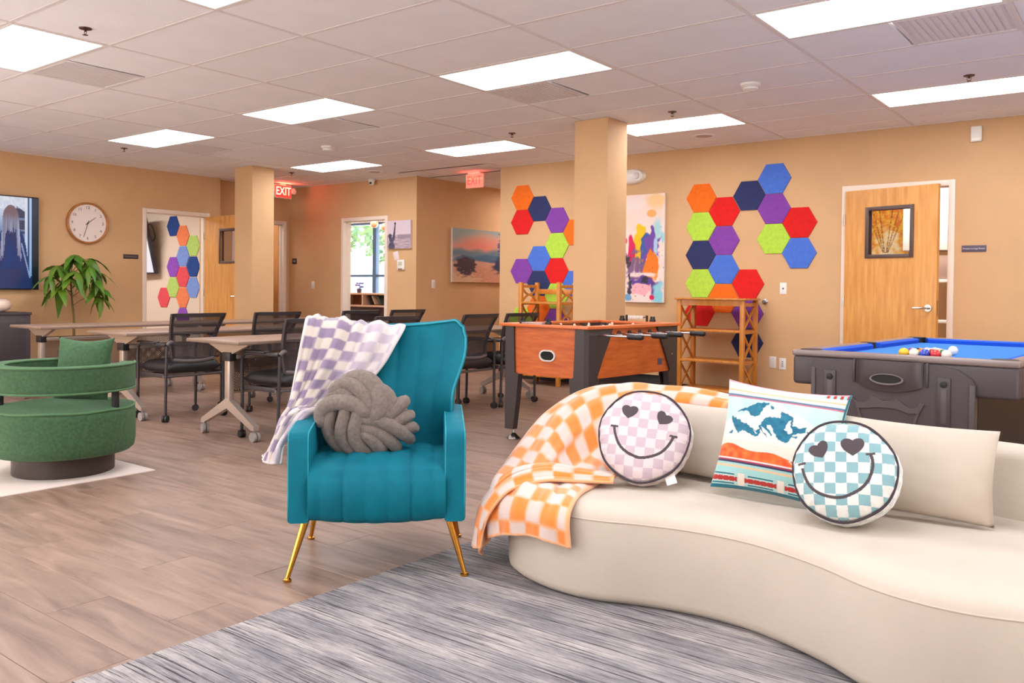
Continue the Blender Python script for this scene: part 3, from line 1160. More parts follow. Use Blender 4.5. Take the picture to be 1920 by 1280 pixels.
# ------------------------------------------------------------------ exit signs
M_red = mat('exit_red', (236, 54, 44), .5, emit=1.6)
M_glow = mat('exit_letter_glow', (255, 214, 170), .5, emit=2.6)
t = thing('exit_sign', 'red exit sign with side lamp hanging just right of the left column top', 'sign', (-10.78, 8.235, 2.592))
MB().box(0, .05, -.155, .155, -.10, .10, .006).box(.01, .04, -.05, .05, .10, CEIL - 2.592).box(.015, .035, -.17, .17, .005, .035).build('housing', M_white, t)
MB().box(.05, .053, -.145, .145, -.092, .092).build('red_face', M_red, t, 0)
text_obj('lettering', 'EXIT', .175, M_glow, t, face_px((.0535, 0, .002), .78), .0006)
for s in (-1, 1):
    MB().lathe([(0, 0), (.03, 0), (.045, .03), (.047, .055), (0, .06)], c=(0, s * .195, .02), n=20, axis='x').build('lamp_head', M_white, t)
l1 = bpy.data.lights.new('exit_glow', 'AREA')
l1.shape = 'RECTANGLE'
l1.size, l1.size_y, l1.energy, l1.color = .1, .28, 2.6, (1, .06, .03)
lo = bpy.data.objects.new('exit_glow', l1)
col.objects.link(lo)
lo.location = (-10.70, 8.235, 2.66)
lo.rotation_euler = (0, R(-150), 0)
t = thing('exit_sign', 'red edge-lit exit sign hanging at the hallway mouth', 'sign', (-7.44, 8.86, 2.60))
MB().box(-.15, .15, -.012, .012, -.10, .09, .003).build('acrylic_panel', mat('acrylic_pink', (250, 170, 150), .2, alpha=.55, emit=.35), t)
MB().box(-.10, .10, -.03, .03, .09, .113, .003).build('housing', M_white, t)
text_obj('lettering', 'EXIT', .16, M_red, t, face_my((0, -.0135, -.005), .76), .0006)
o2 = text_obj('rear_lettering', 'EXIT', .16, M_red, t, Matrix.Translation((.012, .0135, -.012)) @ Matrix.Rotation(R(180), 4, 'Z') @ face_my((0, 0, 0), .76), .0006)
l2 = bpy.data.lights.new('exit_glow', 'AREA')
l2.shape = 'RECTANGLE'
l2.size, l2.size_y, l2.energy, l2.color = .28, .05, .8, (1, .06, .03)
lo = bpy.data.objects.new('exit_glow', l2)
col.objects.link(lo)
lo.location = (-7.44, 8.82, 2.62)
lo.rotation_euler = (R(150), 0, 0)

# ------------------------------------------------------------------ television, cabinet, vase, plant
t = thing('television', 'large wall television showing a long-haired person from behind', 'television', (XL + .004, 2.82, 1.07))
MB().box(.02, .075, 0, 1.93, 0, 1.12, .008).build('television_body', M_black, t)


def tvimg(u, v):
    p = (u - .787) / .213 * 70.0        # across the strip of the screen that faces the tables
    c = mixc((70, 100, 160), (196, 214, 240), smooth01(.45, .9, v))
    if v > .86 and p < 50:
        c = mixc((200, 216, 240), (226, 236, 250), noise.noise(Vector((p * .3, v * 20, 0))) + .5)
    if 28 < p < 44 and .60 < v < .93 - (p - 20) * .0035:
        c = (58, 62, 92)
        if int(v * 40) % 5 == 0:
            c = (110, 130, 170)
    if 44 <= p < 52:
        c = mixc((150, 190, 236), (226, 238, 252), v)
    if p >= 50:
        c = mixc((28, 48, 96), (44, 80, 140), v)
    if 52.5 < p < 57 and v > .14:
        c = mixc((120, 170, 220), (190, 216, 244), v)
    if p > 58:
        c = mixc((20, 30, 36), (40, 58, 76), v)
    # garment with rounded shoulders
    half = 33 * sqrt(max(0.0, 1 - min(1, max(0, (v - .12)) / .60) ** 2.4)) + (3 if v < .12 else 0)
    if v < .72 and abs(p - 18) < half:
        c = mixc((18, 56, 118), (40, 46, 92), noise.noise(Vector((p * .06, v * 4, 2))) + .5 * v + .1)
        if v < .22:
            c = mixc(c, (48, 56, 96), .6)
    # long hair falling over the shoulders
    hw = 15.5 * sqrt(max(0.0, 1 - ((v - .76) / .15) ** 2)) if v > .76 else 15.5 + (.76 - v) * 12
    low = .60 + .10 * abs(noise.noise(Vector((p * .5, 1.5, 0)))) - .30 * smooth01(9, 15, abs(p - 17))
    if v > low and v < .91 and abs(p - 17) < hw:
        h = noise.noise(Vector((p * .5, v * 2.5, 0)))
        c = mixc((112, 112, 140), (158, 172, 204), h + .5)
        c = mixc(c, (118, 92, 100), smooth01(.70, .84, v) * .9)
    if .12 < v < .50 and abs(p - (33 + (.6 - v) * 44)) < 1.3:
        c = (140, 166, 204)
    return tuple(q * .86 for q in c)


nx, nz = 300, 150
pts, cols = [], []
for j in range(nz):
    for i in range(nx):
        u, v = i / (nx - 1), j / (nz - 1)
        pts.append((.0765, .012 + u * 1.906, .014 + v * 1.092))
        cols.append(tvimg(u, v))
me = MB().grid(pts, nx, nz).mesh('screen')
pigment(me, cols)
link('screen', me, mat_paint('television_screen', .2, emit=.45), t, 0)
MB().box(0, .02, .6, 1.3, .3, .8).build('wall_bracket', M_black, t, 0)

M_cab = mat('charcoal_cabinet_wood', (70, 62, 66), .55, var=.12, vscale=10, stretch=(2, 2, 12))
t = thing('media_cabinet', 'dark charcoal cabinet under the television at the left edge', 'cabinet', (-10.95, 3.0, 0))
MB().box(0, .45, 0, 1.48, .06, .78, .004).build('cabinet_body', M_cab, t)
MB().box(-.005, .462, -.012, 1.492, .78, .81, .004).build('cabinet_top', M_cab, t)
MB().box(.03, .42, .03, 1.45, 0, .06).build('plinth', M_black, t, 0)
for k in range(3):
    d = MB().box(.45, .466, .02 + k * .485, .02 + k * .485 + .47, .09, .745, .003).build('cabinet_door', M_cab, t)
    MB().box(.466, .47, .06 + k * .485, .45 + k * .485, .13, .70, .001).build('door_panel', mat('charcoal_panel', (58, 50, 54), .6), d)
o = MB().lathe([(0, 0), (.06, 0), (.13, .03), (.155, .08), (.14, .13), (.09, .155), (.075, .15), (.07, .13), (0, .12)], n=36).build('vase', mat('pale_ceramic', (240, 214, 196), .35), None, 60, loc=(-10.72, 4.20, .81))
tag(o, 'low rounded cream vase on the charcoal cabinet', 'vase')

# tree in a pot behind the tables
M_leaf = mat('plant_leaf', (58, 118, 34), .45, c2=(104, 128, 28), vscale=5, rand=.15)
M_stem = mat('plant_stem', (112, 96, 36), .6, c2=(84, 66, 30), vscale=20)
t = thing('potted_tree', 'leafy green potted plant with drooping fingered leaves against the left wall', 'plant', (-10.62, 5.03, 0))
MB().lathe([(0, 0), (.12, 0), (.15, .02), (.175, .34), (.165, .35), (.155, .33), (.15, .30), (0, .30)], n=32).build('pot', mat('pot_grey', (120, 112, 110), .6), t, 50)
MB().tube([(0, 0, .29), (.0, .005, .55), (.005, 0, .75), (0, -.02, .95), (.01, -.035, 1.14), (.01, -.04, 1.3)], .014, sub=4, radii=[.018, .016, .013, .012, .009, .006]).build('trunk', M_stem, t)


def leafmesh(L, W, droop):
    n, m = 9, 5
    pts = []
    for i in range(n):
        s = i / (n - 1)
        w = W * (sin(pi * min(1, s * 1.02) ** .8) ** .8) * .5 + .002 * (1 - s)
        x = L * (s - .12 * s * s)
        z = -droop * L * s ** 1.8
        for k in range(m):
            q = (k / (m - 1) - .5) * 2
            pts.append((x, q * w, z - abs(q) * w * .25 + .004 * sin(s * 18 + k)))
    return MB().grid(pts, m, n)


lv = []
rl = random.Random(5)
# petiole tips: (dy, z, out x, spread)
heads = [(-.04, 1.50, .10, .36), (.14, 1.46, .12, .36), (-.24, 1.36, .10, .30), (.24, 1.30, .08, .33), (-.10, 1.30, .26, .30), (.08, 1.36, .24, .28),
         (-.22, 1.12, .08, .36), (-.16, 1.22, .22, .28), (-.30, 1.24, .05, .28), (.0, 1.44, .02, .34), (.16, 1.20, .20, .26), (.26, 1.10, .08, .30), (.30, .99, .05, .28), (.06, 1.22, .14, .24)]
for (dy, z, dx, L) in heads:
    L *= .95
    tip = Vector((dx, dy, z))
    base = Vector((.01, -.035, min(1.28, z - .12)))
    mid = (tip + base) / 2 + Vector((.01, 0, .05))
    MB().tube([base, mid, tip], .004, n=6, sub=4).build('leaf_stalk', M_stem, t)
    nl = 6
    for k in range(nl):
        out = math.atan2(dy, max(dx, .02) * .5)
        a = out + (k - (nl - 1) / 2) * R(52) + rl.uniform(-.2, .2)
        l = L * rl.uniform(.75, 1.05)
        mbl = leafmesh(l, l * .30, rl.uniform(.35, 1.1))
        mbl.xf(Matrix.Translation(tip) @ Matrix.Rotation(a, 4, 'Z') @ Matrix.Rotation(rl.uniform(-.1, .5), 4, 'Y') @ Matrix.Rotation(rl.uniform(-.4, .4), 4, 'X'))
        # keep clear of the wall
        mbl.v = [(max(v[0], -.34), v[1], v[2]) for v in mbl.v]
        mbl.build('leaf', M_leaf, t, 60)

# ------------------------------------------------------------------ rooms behind the doorways
# left room
struct('wall_room_1_far', MB().box(-15.2, XR - .12, 7.3, 7.40, 0, CEIL + .1), M_cream)
struct('wall_room_1_left', MB().box(-15.3, -15.2, 3.0, 7.4, 0, CEIL + .1), M_cream)
struct('wall_room_1_near', MB().box(-15.3, XL - .12, 2.9, 3.0, 0, CEIL + .1), M_cream)
area('room_light', (-12.9, 5.4, 2.66), 2.4, .6, 80, (0, 0, 0), (1, .98, .96))
t = thing('wall_display', 'white wall display on a tilting black arm inside the left doorway', 'display', (-12.72, 7.10, 1.78))
t.rotation_euler = (R(13), 0, R(4))
MB().box(-1.0, .20, -.03, .03, -.47, .46, .01).build('display_body', mat('display_grey', (66, 62, 72), .4), t)
MB().box(-.98, .17, -.033, -.03, -.44, .43).build('display_screen', mat('display_white', (206, 216, 230), .25, emit=.35), t, 0)
MB().tube([(.18, .03, .3), (.22, .05, .3), (.25, .06, .2), (.24, .06, .08), (.18, .03, .04)], .01, sub=3).build('bracket_arm', M_black, t)
# room behind the recess
struct('wall_room_2_far', MB().box(-14.0, -12.9, 7.4, 8.83, 0, CEIL + .1), M_cream)
struct('wall_room_2_right', MB().box(-12.9, XR - .12, 8.73, 8.83, 0, CEIL + .1), mat('room_2_paint', (214, 176, 160), .75))
area('room_light_2', (-12.2, 8.0, 2.66), .9, .6, 14, (0, 0, 0), (1, .95, .92))
t = thing('office_chair', 'purple-grey upholstered office chair glimpsed behind the left column', 'chair', (-11.72, 8.42, 0), R(100))
MB().box(-.26, .26, -.05, .05, .58, 1.22, .045, 4).build('backrest', mat('plum_fabric', (92, 74, 92), .8, bump=.2), t)
MB().box(-.27, .27, -.04, .5, .44, .54, .04, 4).build('seat', mat('plum_fabric', (92, 74, 92), .8), t)
MB().cyl((0, .22, .1), (0, .22, .45), .03).build('column', M_black, t)
mb = MB()
for k in range(5):
    a = 2 * pi * k / 5
    mb.cyl((0, .22, .11), (cos(a) * .3, .22 + sin(a) * .3, .06), .018, .012, n=8).cyl((cos(a) * .3 - .02, .22 + sin(a) * .3, .03), (cos(a) * .3 + .02, .22 + sin(a) * .3, .03), .03)
mb.build('star_base', M_black, t)
# reception room
struct('wall_room_3_right', MB().box(-8.62, -8.5, YW + .12, 12.5, 0, CEIL + .1), M_cream)
struct('wall_room_3_left', MB().box(-16.1, -16.0, YW + .12, 12.6, 0, CEIL + .1), M_cream)
w = struct('window_1', MB().box(-16, -8.6, 12.5, 12.6, 0, .55).box(-16, -8.6, 12.5, 12.6, 2.50, CEIL + .1), M_cream)
M_mull = mat('dark_blue_mullion', (58, 84, 112), .4)
for x in (-15.2, -13.27, -11.3, -9.4):
    MB().box(x, x + .10, 12.48, 12.58, .55, 2.5, .004).build('window_post', M_mull, w)
for z in (.55, 1.37, 2.47):
    MB().box(-16, -8.6, 12.49, 12.57, z, z + .045, .003).build('window_rail', M_mull, w)
for k, (a, b) in enumerate(((-15.1, -13.27), (-13.17, -11.3), (-11.2, -9.4))):
    for (z0, z1) in ((.595, 1.37), (1.415, 2.47)):
        MB().box(a, b, 12.525, 12.531, z0, z1).build('glass_pane', M_glass, w, 0)
# outside
o = MB().box(-24, 2, 17.5, 27, -.35, -.05).build('pavement', mat('pale_pavement', (236, 232, 228), .8), None, 0)
o['kind'] = 'structure'
t = thing('neighbour_building', 'pale building outside the reception window', 'building', (-21.5, 22.0, -.05))
MB().box(-6, 7, 0, 3, 0, 2.35).build('facade', mat('pale_facade', (240, 238, 236), .8), t, 0)
MB().box(-6.2, 7.2, -.2, 3.2, 2.35, 2.6).build('parapet', mat('pale_parapet', (222, 226, 230), .8), t, 0)
for k in range(5):
    MB().box(-5 + k * 2.4, -3.6 + k * 2.4, -.03, 0, .8, 1.9).build('window', mat('pale_window', (176, 196, 208), .2), t, 0)
M_fol = mat('sunlit_foliage', (168, 190, 120), .7, c2=(120, 160, 130), vscale=3)


def tree(loc, h, r, seed, label):
    rr = random.Random(seed)
    t = thing('tree', label, 'tree', loc, 0, 'trees outside the window')
    MB().cyl((0, 0, 0), (0, 0, h), .10, .05, n=8).build('trunk', mat('tree_bark', (120, 100, 84), .8), t)
    mb = MB()
    for _ in range(420):
        d = Vector((rr.gauss(0, 1), rr.gauss(0, 1), rr.gauss(0, 1))).normalized() * r * rr.random() ** .4
        p = Vector((0, 0, h)) + Vector((d.x, d.y, d.z * .9))
        a = Vector((rr.uniform(-1, 1), rr.uniform(-1, 1), rr.uniform(-1, 1))).normalized() * .10
        b = a.orthogonal().normalized() * .06
        mb.add([p - a, p - b, p + a, p + b], [(0, 1, 2, 3)])
    o = mb.build('foliage', M_fol, t, 0, fix=False)
    o['kind'] = 'stuff'


tree((-19.4, 16.8, -.05), 2.9, .8, 1, 'bright green tree seen at the left of the reception window')
tree((-17.0, 16.6, -.05), 2.6, .9, 2, 'yellow-green tree seen right of the window post')
# reception counter
M_lam = mat('pale_counter_laminate', (226, 190, 168), .5)
t = thing('reception_counter', 'pale reception counter with open cubbies in the room behind the back doorway', 'counter', (-12.0, 9.75, 0))
MB().box(0, 3.0, 0, .40, 1.02, 1.05, .003).build('counter_top', M_lam, t)
MB().box(0, 3.0, 0, .40, .82, .85, .003).build('counter_shelf', M_lam, t)
MB().box(0, 3.0, .38, .40, .03, 1.02).build('back_panel', mat('counter_brown', (150, 98, 78), .6), t, 0)
for x in (0, .72, 1.38, 2.2, 2.97):
    MB().box(x, x + .03, 0, .38, .85, 1.02).build('divider', M_lam, t, 0)
MB().box(0, 3.0, .05, .38, 0, .82).build('counter_base', mat('counter_dark', (58, 34, 32), .6), t, 0)
for k, (x, lean) in enumerate(((1.52, 22), (1.64, 30), (1.78, 36))):
    o = MB().box(-.012, .012, -.12, .12, 0, .16, .002, m=Matrix.Rotation(R(-lean), 4, 'Y')).build('binder', mat('binder_%s' % ('dark', 'tan', 'green')[k], ((60, 52, 54), (206, 176, 150), (70, 84, 76))[k], .6), None, loc=(-12 + x, 9.93, .862))
    tag(o, ('dark', 'tan', 'dark green')[k] + ' binder leaning in the reception counter cubby', 'binder')
# purple flowers on the counter
t = thing('flower_pot', 'purple flowers in a small pot at the left end of the reception window', 'flowers', (-10.90, 9.95, 1.05))
MB().lathe([(0, 0), (.035, 0), (.045, .07), (.04, .07), (0, .06)], n=18).build('pot', mat('dark_pot', (84, 74, 104), .5), t)
for k in range(9):
    a = k * 2.4
    p = Vector((cos(a) * .06, sin(a) * .05, .10 + .03 * (k % 3)))
    b = MB()
    b.cyl((0, 0, .06), p, .002, n=5)
    b.lathe([(0, -.012), (.02, -.008), (.026, .004), (.012, .014), (0, .01)], c=p, n=8)
    b.build('blossom', mat('violet_petals', (104, 76, 160), .7), t)
t = thing('pendant_cluster', 'cluster of copper globe pendants hanging in the reception room', 'light', (-11.25, 10.9, CEIL))
for k, (dx, dz, r) in enumerate(((-.30, -.40, .075), (-.08, -.46, .07), (.12, -.34, .085), (.14, -.52, .08), (.32, -.42, .08), (-.18, -.30, .06))):
    b = MB().lathe([(r * sin(pi * i / 10), -r * cos(pi * i / 10)) for i in range(11)], c=(dx, .05 * (k % 3), dz), n=18)
    g = b.build('globe', mat('copper_globe', (232, 170, 130), .2, metal=.5, emit=.1), t, 180)
    MB().cyl((dx, .05 * (k % 3), dz + r), (dx, .05 * (k % 3), .06), .004, n=6).build('cord', M_black, t)
area('room_light_3', (-11.4, 10.6, 2.66), 2.4, .6, 50, (0, 0, 0), (1, .97, .93))
area('hall_light', (-7.6, 11.2, 2.68), .5, 1.1, 26, (0, 0, 0), (1, .88, .84))
area('sky_window', (-12.5, 12.9, 1.6), 5.0, 2.0, 160, (R(-90), 0, 0), (.92, .97, 1.0))
# room behind the oak door
struct('wall_room_4_far', MB().box(-4.5, 3.0, 11.6, 11.7, 0, CEIL + .1), M_wall)
struct('wall_room_4_left', MB().box(-4.6, -4.5, YW + .12, 11.7, 0, CEIL + .1), M_cream)
struct('wall_room_4_right', MB().box(1.4, 1.5, YW + .12, 11.7, 0, CEIL + .1), M_cream)
area('room_light_4', (-2.0, 10.0, 2.66), 2.4, .6, 70, (0, 0, 0), (1, .97, .94))


def autumn(u, v):
    n = noise.noise(Vector((u * 9, v * 9, 3)))
    c = mixc((250, 190, 40), (232, 116, 14), .5 + n)
    c = mixc(c, (255, 240, 200), blob(u, v, .5, .25, .3, .3, .6, .4, 8))
    for k in (-3, -2, -1, 1, 2, 3):
        if abs((u - .45) - k * .16 * (v - .1) * 1.2) < .012 and v > .2:
            c = mixc(c, (120, 72, 20), .7)
    if noise.noise(Vector((u * 24, v * 24, 9))) > .25:
        c = mixc(c, (255, 214, 80), .6)
    return c


canvas('autumn_canvas', .50, .75, .03, 60, 110, autumn, 'orange autumn tree canvas seen through the oak door glass', 'picture', 'y', (-3.08, 11.6, 1.50))
t = thing('wall_cabinet', 'white hanging cabinet seen through the gap beside the oak door', 'cabinet', (-2.42, 10.55, 1.62))
MB().box(0, .95, .02, .36, 0, .72, .003).build('cabinet_body', M_white, t)
for k in range(2):
    MB().box(.005 + k * .475, .47 + k * .475, 0, .02, .005, .715, .003).build('cabinet_door', M_white, t)
t = thing('storage_shelf', 'white shelf unit with a box below the hanging cabinet', 'shelf', (-2.42, 10.55, 0))
for z in (.36, .80, 1.26):
    MB().box(0, .95, 0, .36, z, z + .035, .002).build('shelf_board', M_white, t)
for x in (0, .91):
    MB().box(x, x + .04, 0, .36, 0, 1.30).build('side_panel', M_white, t, 0)
o = MB().box(0, .36, 0, .28, 0, .27, .01).build('storage_box', mat('taupe_box', (168, 140, 124), .7), None, loc=(-2.30, 10.58, 1.297))
tag(o, 'taupe storage box on the white shelf behind the oak door', 'box')
t = thing('dark_vacuum', 'dark upright appliance on the lower shelf behind the oak door', 'appliance', (-2.22, 10.66, .836))
MB().box(-.06, .06, -.05, .08, 0, .10, .02).build('appliance_base', M_dark, t)
MB().cyl((0, 0, .09), (0, 0, .36), .022, n=12).build('appliance_handle', M_dark, t)


# ------------------------------------------------------------------ bookshelves
def lattice(mb, x, y0, y1, z0, z1, w=.016, t=.018, curved=False):
    """an X or curved X in the plane x=const"""
    for s in (0, 1):
        a = Vector((0, y0, z0 if s == 0 else z1))
        b = Vector((0, y1, z1 if s == 0 else z0))
        n = 12
        P = []
        for i in range(n + 1):
            q = i / n
            p = a.lerp(b, q)
            if curved:
                p.z = a.z + (b.z - a.z) * (q + .11 * sin(2 * pi * q))
            P.append(p)
        for i in range(n):
            d = (P[i + 1] - P[i]).normalized()
            nn = Vector((0, -d.z, d.y)) * w * .6
            q4 = [P[i] + nn, P[i] - nn, P[i + 1] - nn, P[i + 1] + nn]
            xo = .0015 * s
            mb.add([(x - t / 2 + xo, v.y, v.z) for v in q4] + [(x + t / 2 + xo, v.y, v.z) for v in q4], [(0, 1, 2, 3), (7, 6, 5, 4), (0, 4, 5, 1), (1, 5, 6, 2), (2, 6, 7, 3), (3, 7, 4, 0)])


def bookshelf(label, x0, x1, y0, y1, h, shelves, top, curved, pw=.045):
    t = thing('bookshelf', label, 'bookshelf', (x0, y0, 0), 0)
    W, D = x1 - x0, y1 - y0
    for sx in (0, W - pw):
        for sy in (0, D - pw):
            MB().box(sx, sx + pw, sy, sy + pw, 0, h, .004).build('post', M_pine, t)
    zs = shelves + [h - .03]
    for sx in (pw / 2, W - pw / 2):
        for z in zs:
            MB().box(sx - .012, sx + .012, pw, D - pw, z - .035, z, .003).build('side_rail', M_pine, t)
        for i in range(len(zs) - 1):
            mb = MB()
            lattice(mb, sx, pw, D - pw, zs[i], zs[i + 1] - .035, curved=curved)
            mb.build('side_lattice', M_pine, t)
    for z in shelves:
        MB().box(pw * .4, W - pw * .4, .004, D - .004, z - .022, z + .002, .003).build('shelf_board', M_pine, t)
    if top:
        MB().box(-.022, W + .022, -.02, D + .01, h, h + .018, .004).build('top_board', M_pine, t)
        MB().box(pw, W - pw, .008, .026, h - .06, h).build('front_rail', M_pine, t)
    else:
        MB().box(pw, W - pw, D - pw, D - pw + .02, h - .14, h - .08, .003).build('back_rail', M_pine, t)
    return t


bookshelf('honey pine bookshelf with crossed sides right of the right column', -4.10, -3.36, 8.22, 8.60, 1.045, [.12, .42, .735], True, False)
bookshelf('open pine shelf with curved lattice sides, left of the right column', -6.20, -5.60, 8.22, 8.60, 1.22, [.12, .40, .70, .985], False, True)

# ------------------------------------------------------------------ training tables
M_ttop = mat('table_laminate', (158, 130, 112), .35, c2=(136, 108, 92), vscale=3, stretch=(14, 1, 1))
M_tedge = mat('table_edge', (122, 100, 86), .5)
M_leg = mat('silver_leg_metal', (188, 172, 160), .32, metal=.55)
M_caster = mat('caster_grey', (150, 140, 136), .5)


def perforated():
    m = bpy.data.materials.new('perforated_metal')
    m.use_nodes = True
    n, l = m.node_tree.nodes, m.node_tree.links
    b = n['Principled BSDF']
    b.inputs['Base Color'].default_value = rgb((128, 108, 98))
    b.inputs['Roughness'].default_value = .5
    b.inputs['Metallic'].default_value = .2
    tc = n.new('ShaderNodeTexCoord')
    sp = n.new('ShaderNodeSeparateXYZ')
    l.new(tc.outputs['Object'], sp.inputs[0])

    def mth(op, a, bb=None):
        x = n.new('ShaderNodeMath')
        x.operation = op
        for i, q in enumerate((a, bb)):
            if q is None:
                continue
            if isinstance(q, (int, float)):
                x.inputs[i].default_value = q
            else:
                l.new(q, x.inputs[i])
        return x.outputs[0]
    s = 1 / .020
    u = mth('MULTIPLY', sp.outputs['Y'], s)
    v = mth('MULTIPLY', sp.outputs['Z'], s)
    a = mth('ADD', u, v)
    c = mth('SUBTRACT', u, v)
    fa = mth('SUBTRACT', mth('FRACT', a), .5)
    fb = mth('SUBTRACT', mth('FRACT', c), .5)
    d = mth('ADD', mth('MULTIPLY', fa, fa), mth('MULTIPLY', fb, fb))
    hole = mth('LESS_THAN', d, .11)
    zone = mth('MULTIPLY', mth('GREATER_THAN', sp.outputs['Z'], .335), mth('LESS_THAN', sp.outputs['Z'], .60))
    l.new(mth('SUBTRACT', 1.0, mth('MULTIPLY', hole, zone)), b.inputs['Alpha'])
    return m


M_perf = perforated()


def caster(mb, x, y, r=.034, w=.018, ang=0.0, gap=.010):
    """twin wheels, returns nothing; axis across"""
    d = Vector((cos(ang), sin(ang), 0))
    for s in (-1, 1):
        c = Vector((x, y, r)) + d * s * (gap / 2 + w / 2)
        mb.cyl(c - d * w / 2, c + d * w / 2, r, n=16)
    return mb


def make_table(L=1.83, W=.66):
    t = thing('training_table', '', 'table')
    MB().box(-W / 2, W / 2, 0, L, .712, .738, .003).build('tabletop', M_ttop, t)
    MB().box(-W / 2 - .002, W / 2 + .002, -.002, L + .002, .714, .730, .003).build('edge_band', M_tedge, t)
    for y in (.15, L - .15):
        MB().box(-.032, .032, y - .022, y + .022, .25, .62, .006).build('post', M_leg, t)
        mb = MB()
        mb.prism([(-.25, .712), (.25, .712), (.25, .70), (.06, .63), (-.06, .63), (-.25, .70)], y - .018, y + .018, 'y')
        mb.build('folding_bracket', M_leg, t, 20)
        MB().box(-.05, .05, y - .03, y + .03, .575, .64, .004).build('hinge_block', M_black, t)
        for s in (-1, 1):
            mb = MB()
            q = [(0, .30), (0, .22), (s * .30, .085), (s * .335, .085), (s * .335, .115)]
            mb.prism(q, y - .024, y + .024, 'y')
            f = mb.build('foot', M_leg, t, 20)
            mb = MB().cyl((s * .315, y, .04), (s * .315, y, .09), .012, n=8)
            caster(mb, s * .315, y, .036, .020, R(90 if s > 0 else 75))
            mb.build('caster', M_caster, f)
    MB().box(-.05, .05, .17, L - .17, .59, .625, .004).build('cross_beam', M_leg, t)
    MB().box(-.12, -.117, .20, L - .20, .32, .62).build('modesty_panel', M_perf, t, 0)
    MB().box(-.125, -.112, .20, L - .20, .31, .325).box(-.125, -.05, .3, .34, .60, .615).box(-.125, -.05, L - .34, L - .3, .60, .615).build('panel_rail', M_leg, t, 0)
    MB().cyl((.12, L - .35, .7385), (.12, L - .35, .7395), .03, n=20).build('cable_grommet', M_black, t)
    return t


tb0 = make_table()
tlabs = {(0, 0): 'front training table directly behind the teal armchair, left end in view', (0, 1): 'training table behind the teal armchair and next to the foosball table',
         (1, 0): 'training table in the middle row, nearest the green chair', (1, 1): 'training table in the middle row, far end toward the back wall',
         (2, 0): 'training table in the row nearest the clock wall, close end', (2, 1): 'training table in the row nearest the clock wall, far end by the left column'}
k = 0
for r, x in enumerate((-5.57, -7.11, -8.65)):
    for c, y in enumerate((3.64, 5.50)):
        t = tb0 if k == 0 else copy_tree(tb0)
        t.location = (x, y, 0)
        t['label'] = tlabs[(r, c)]
        t['group'] = 'training tables in three rows'
        k += 1

# ------------------------------------------------------------------ nesting chairs
M_cf = mat('chair_frame_plastic', (52, 47, 49), .4, bump=.03)
M_cf2 = mat('chair_lower_frame', (96, 86, 86), .45)
M_cs = mat('chair_seat_vinyl', (34, 31, 33), .5, var=.1, vscale=14, bump=.1, bscale=300)
M_mesh = mat('chair_mesh_fabric', (58, 50, 52), .8, alpha=.80)
M_cast = mat('chair_caster_black', (30, 27, 28), .5)


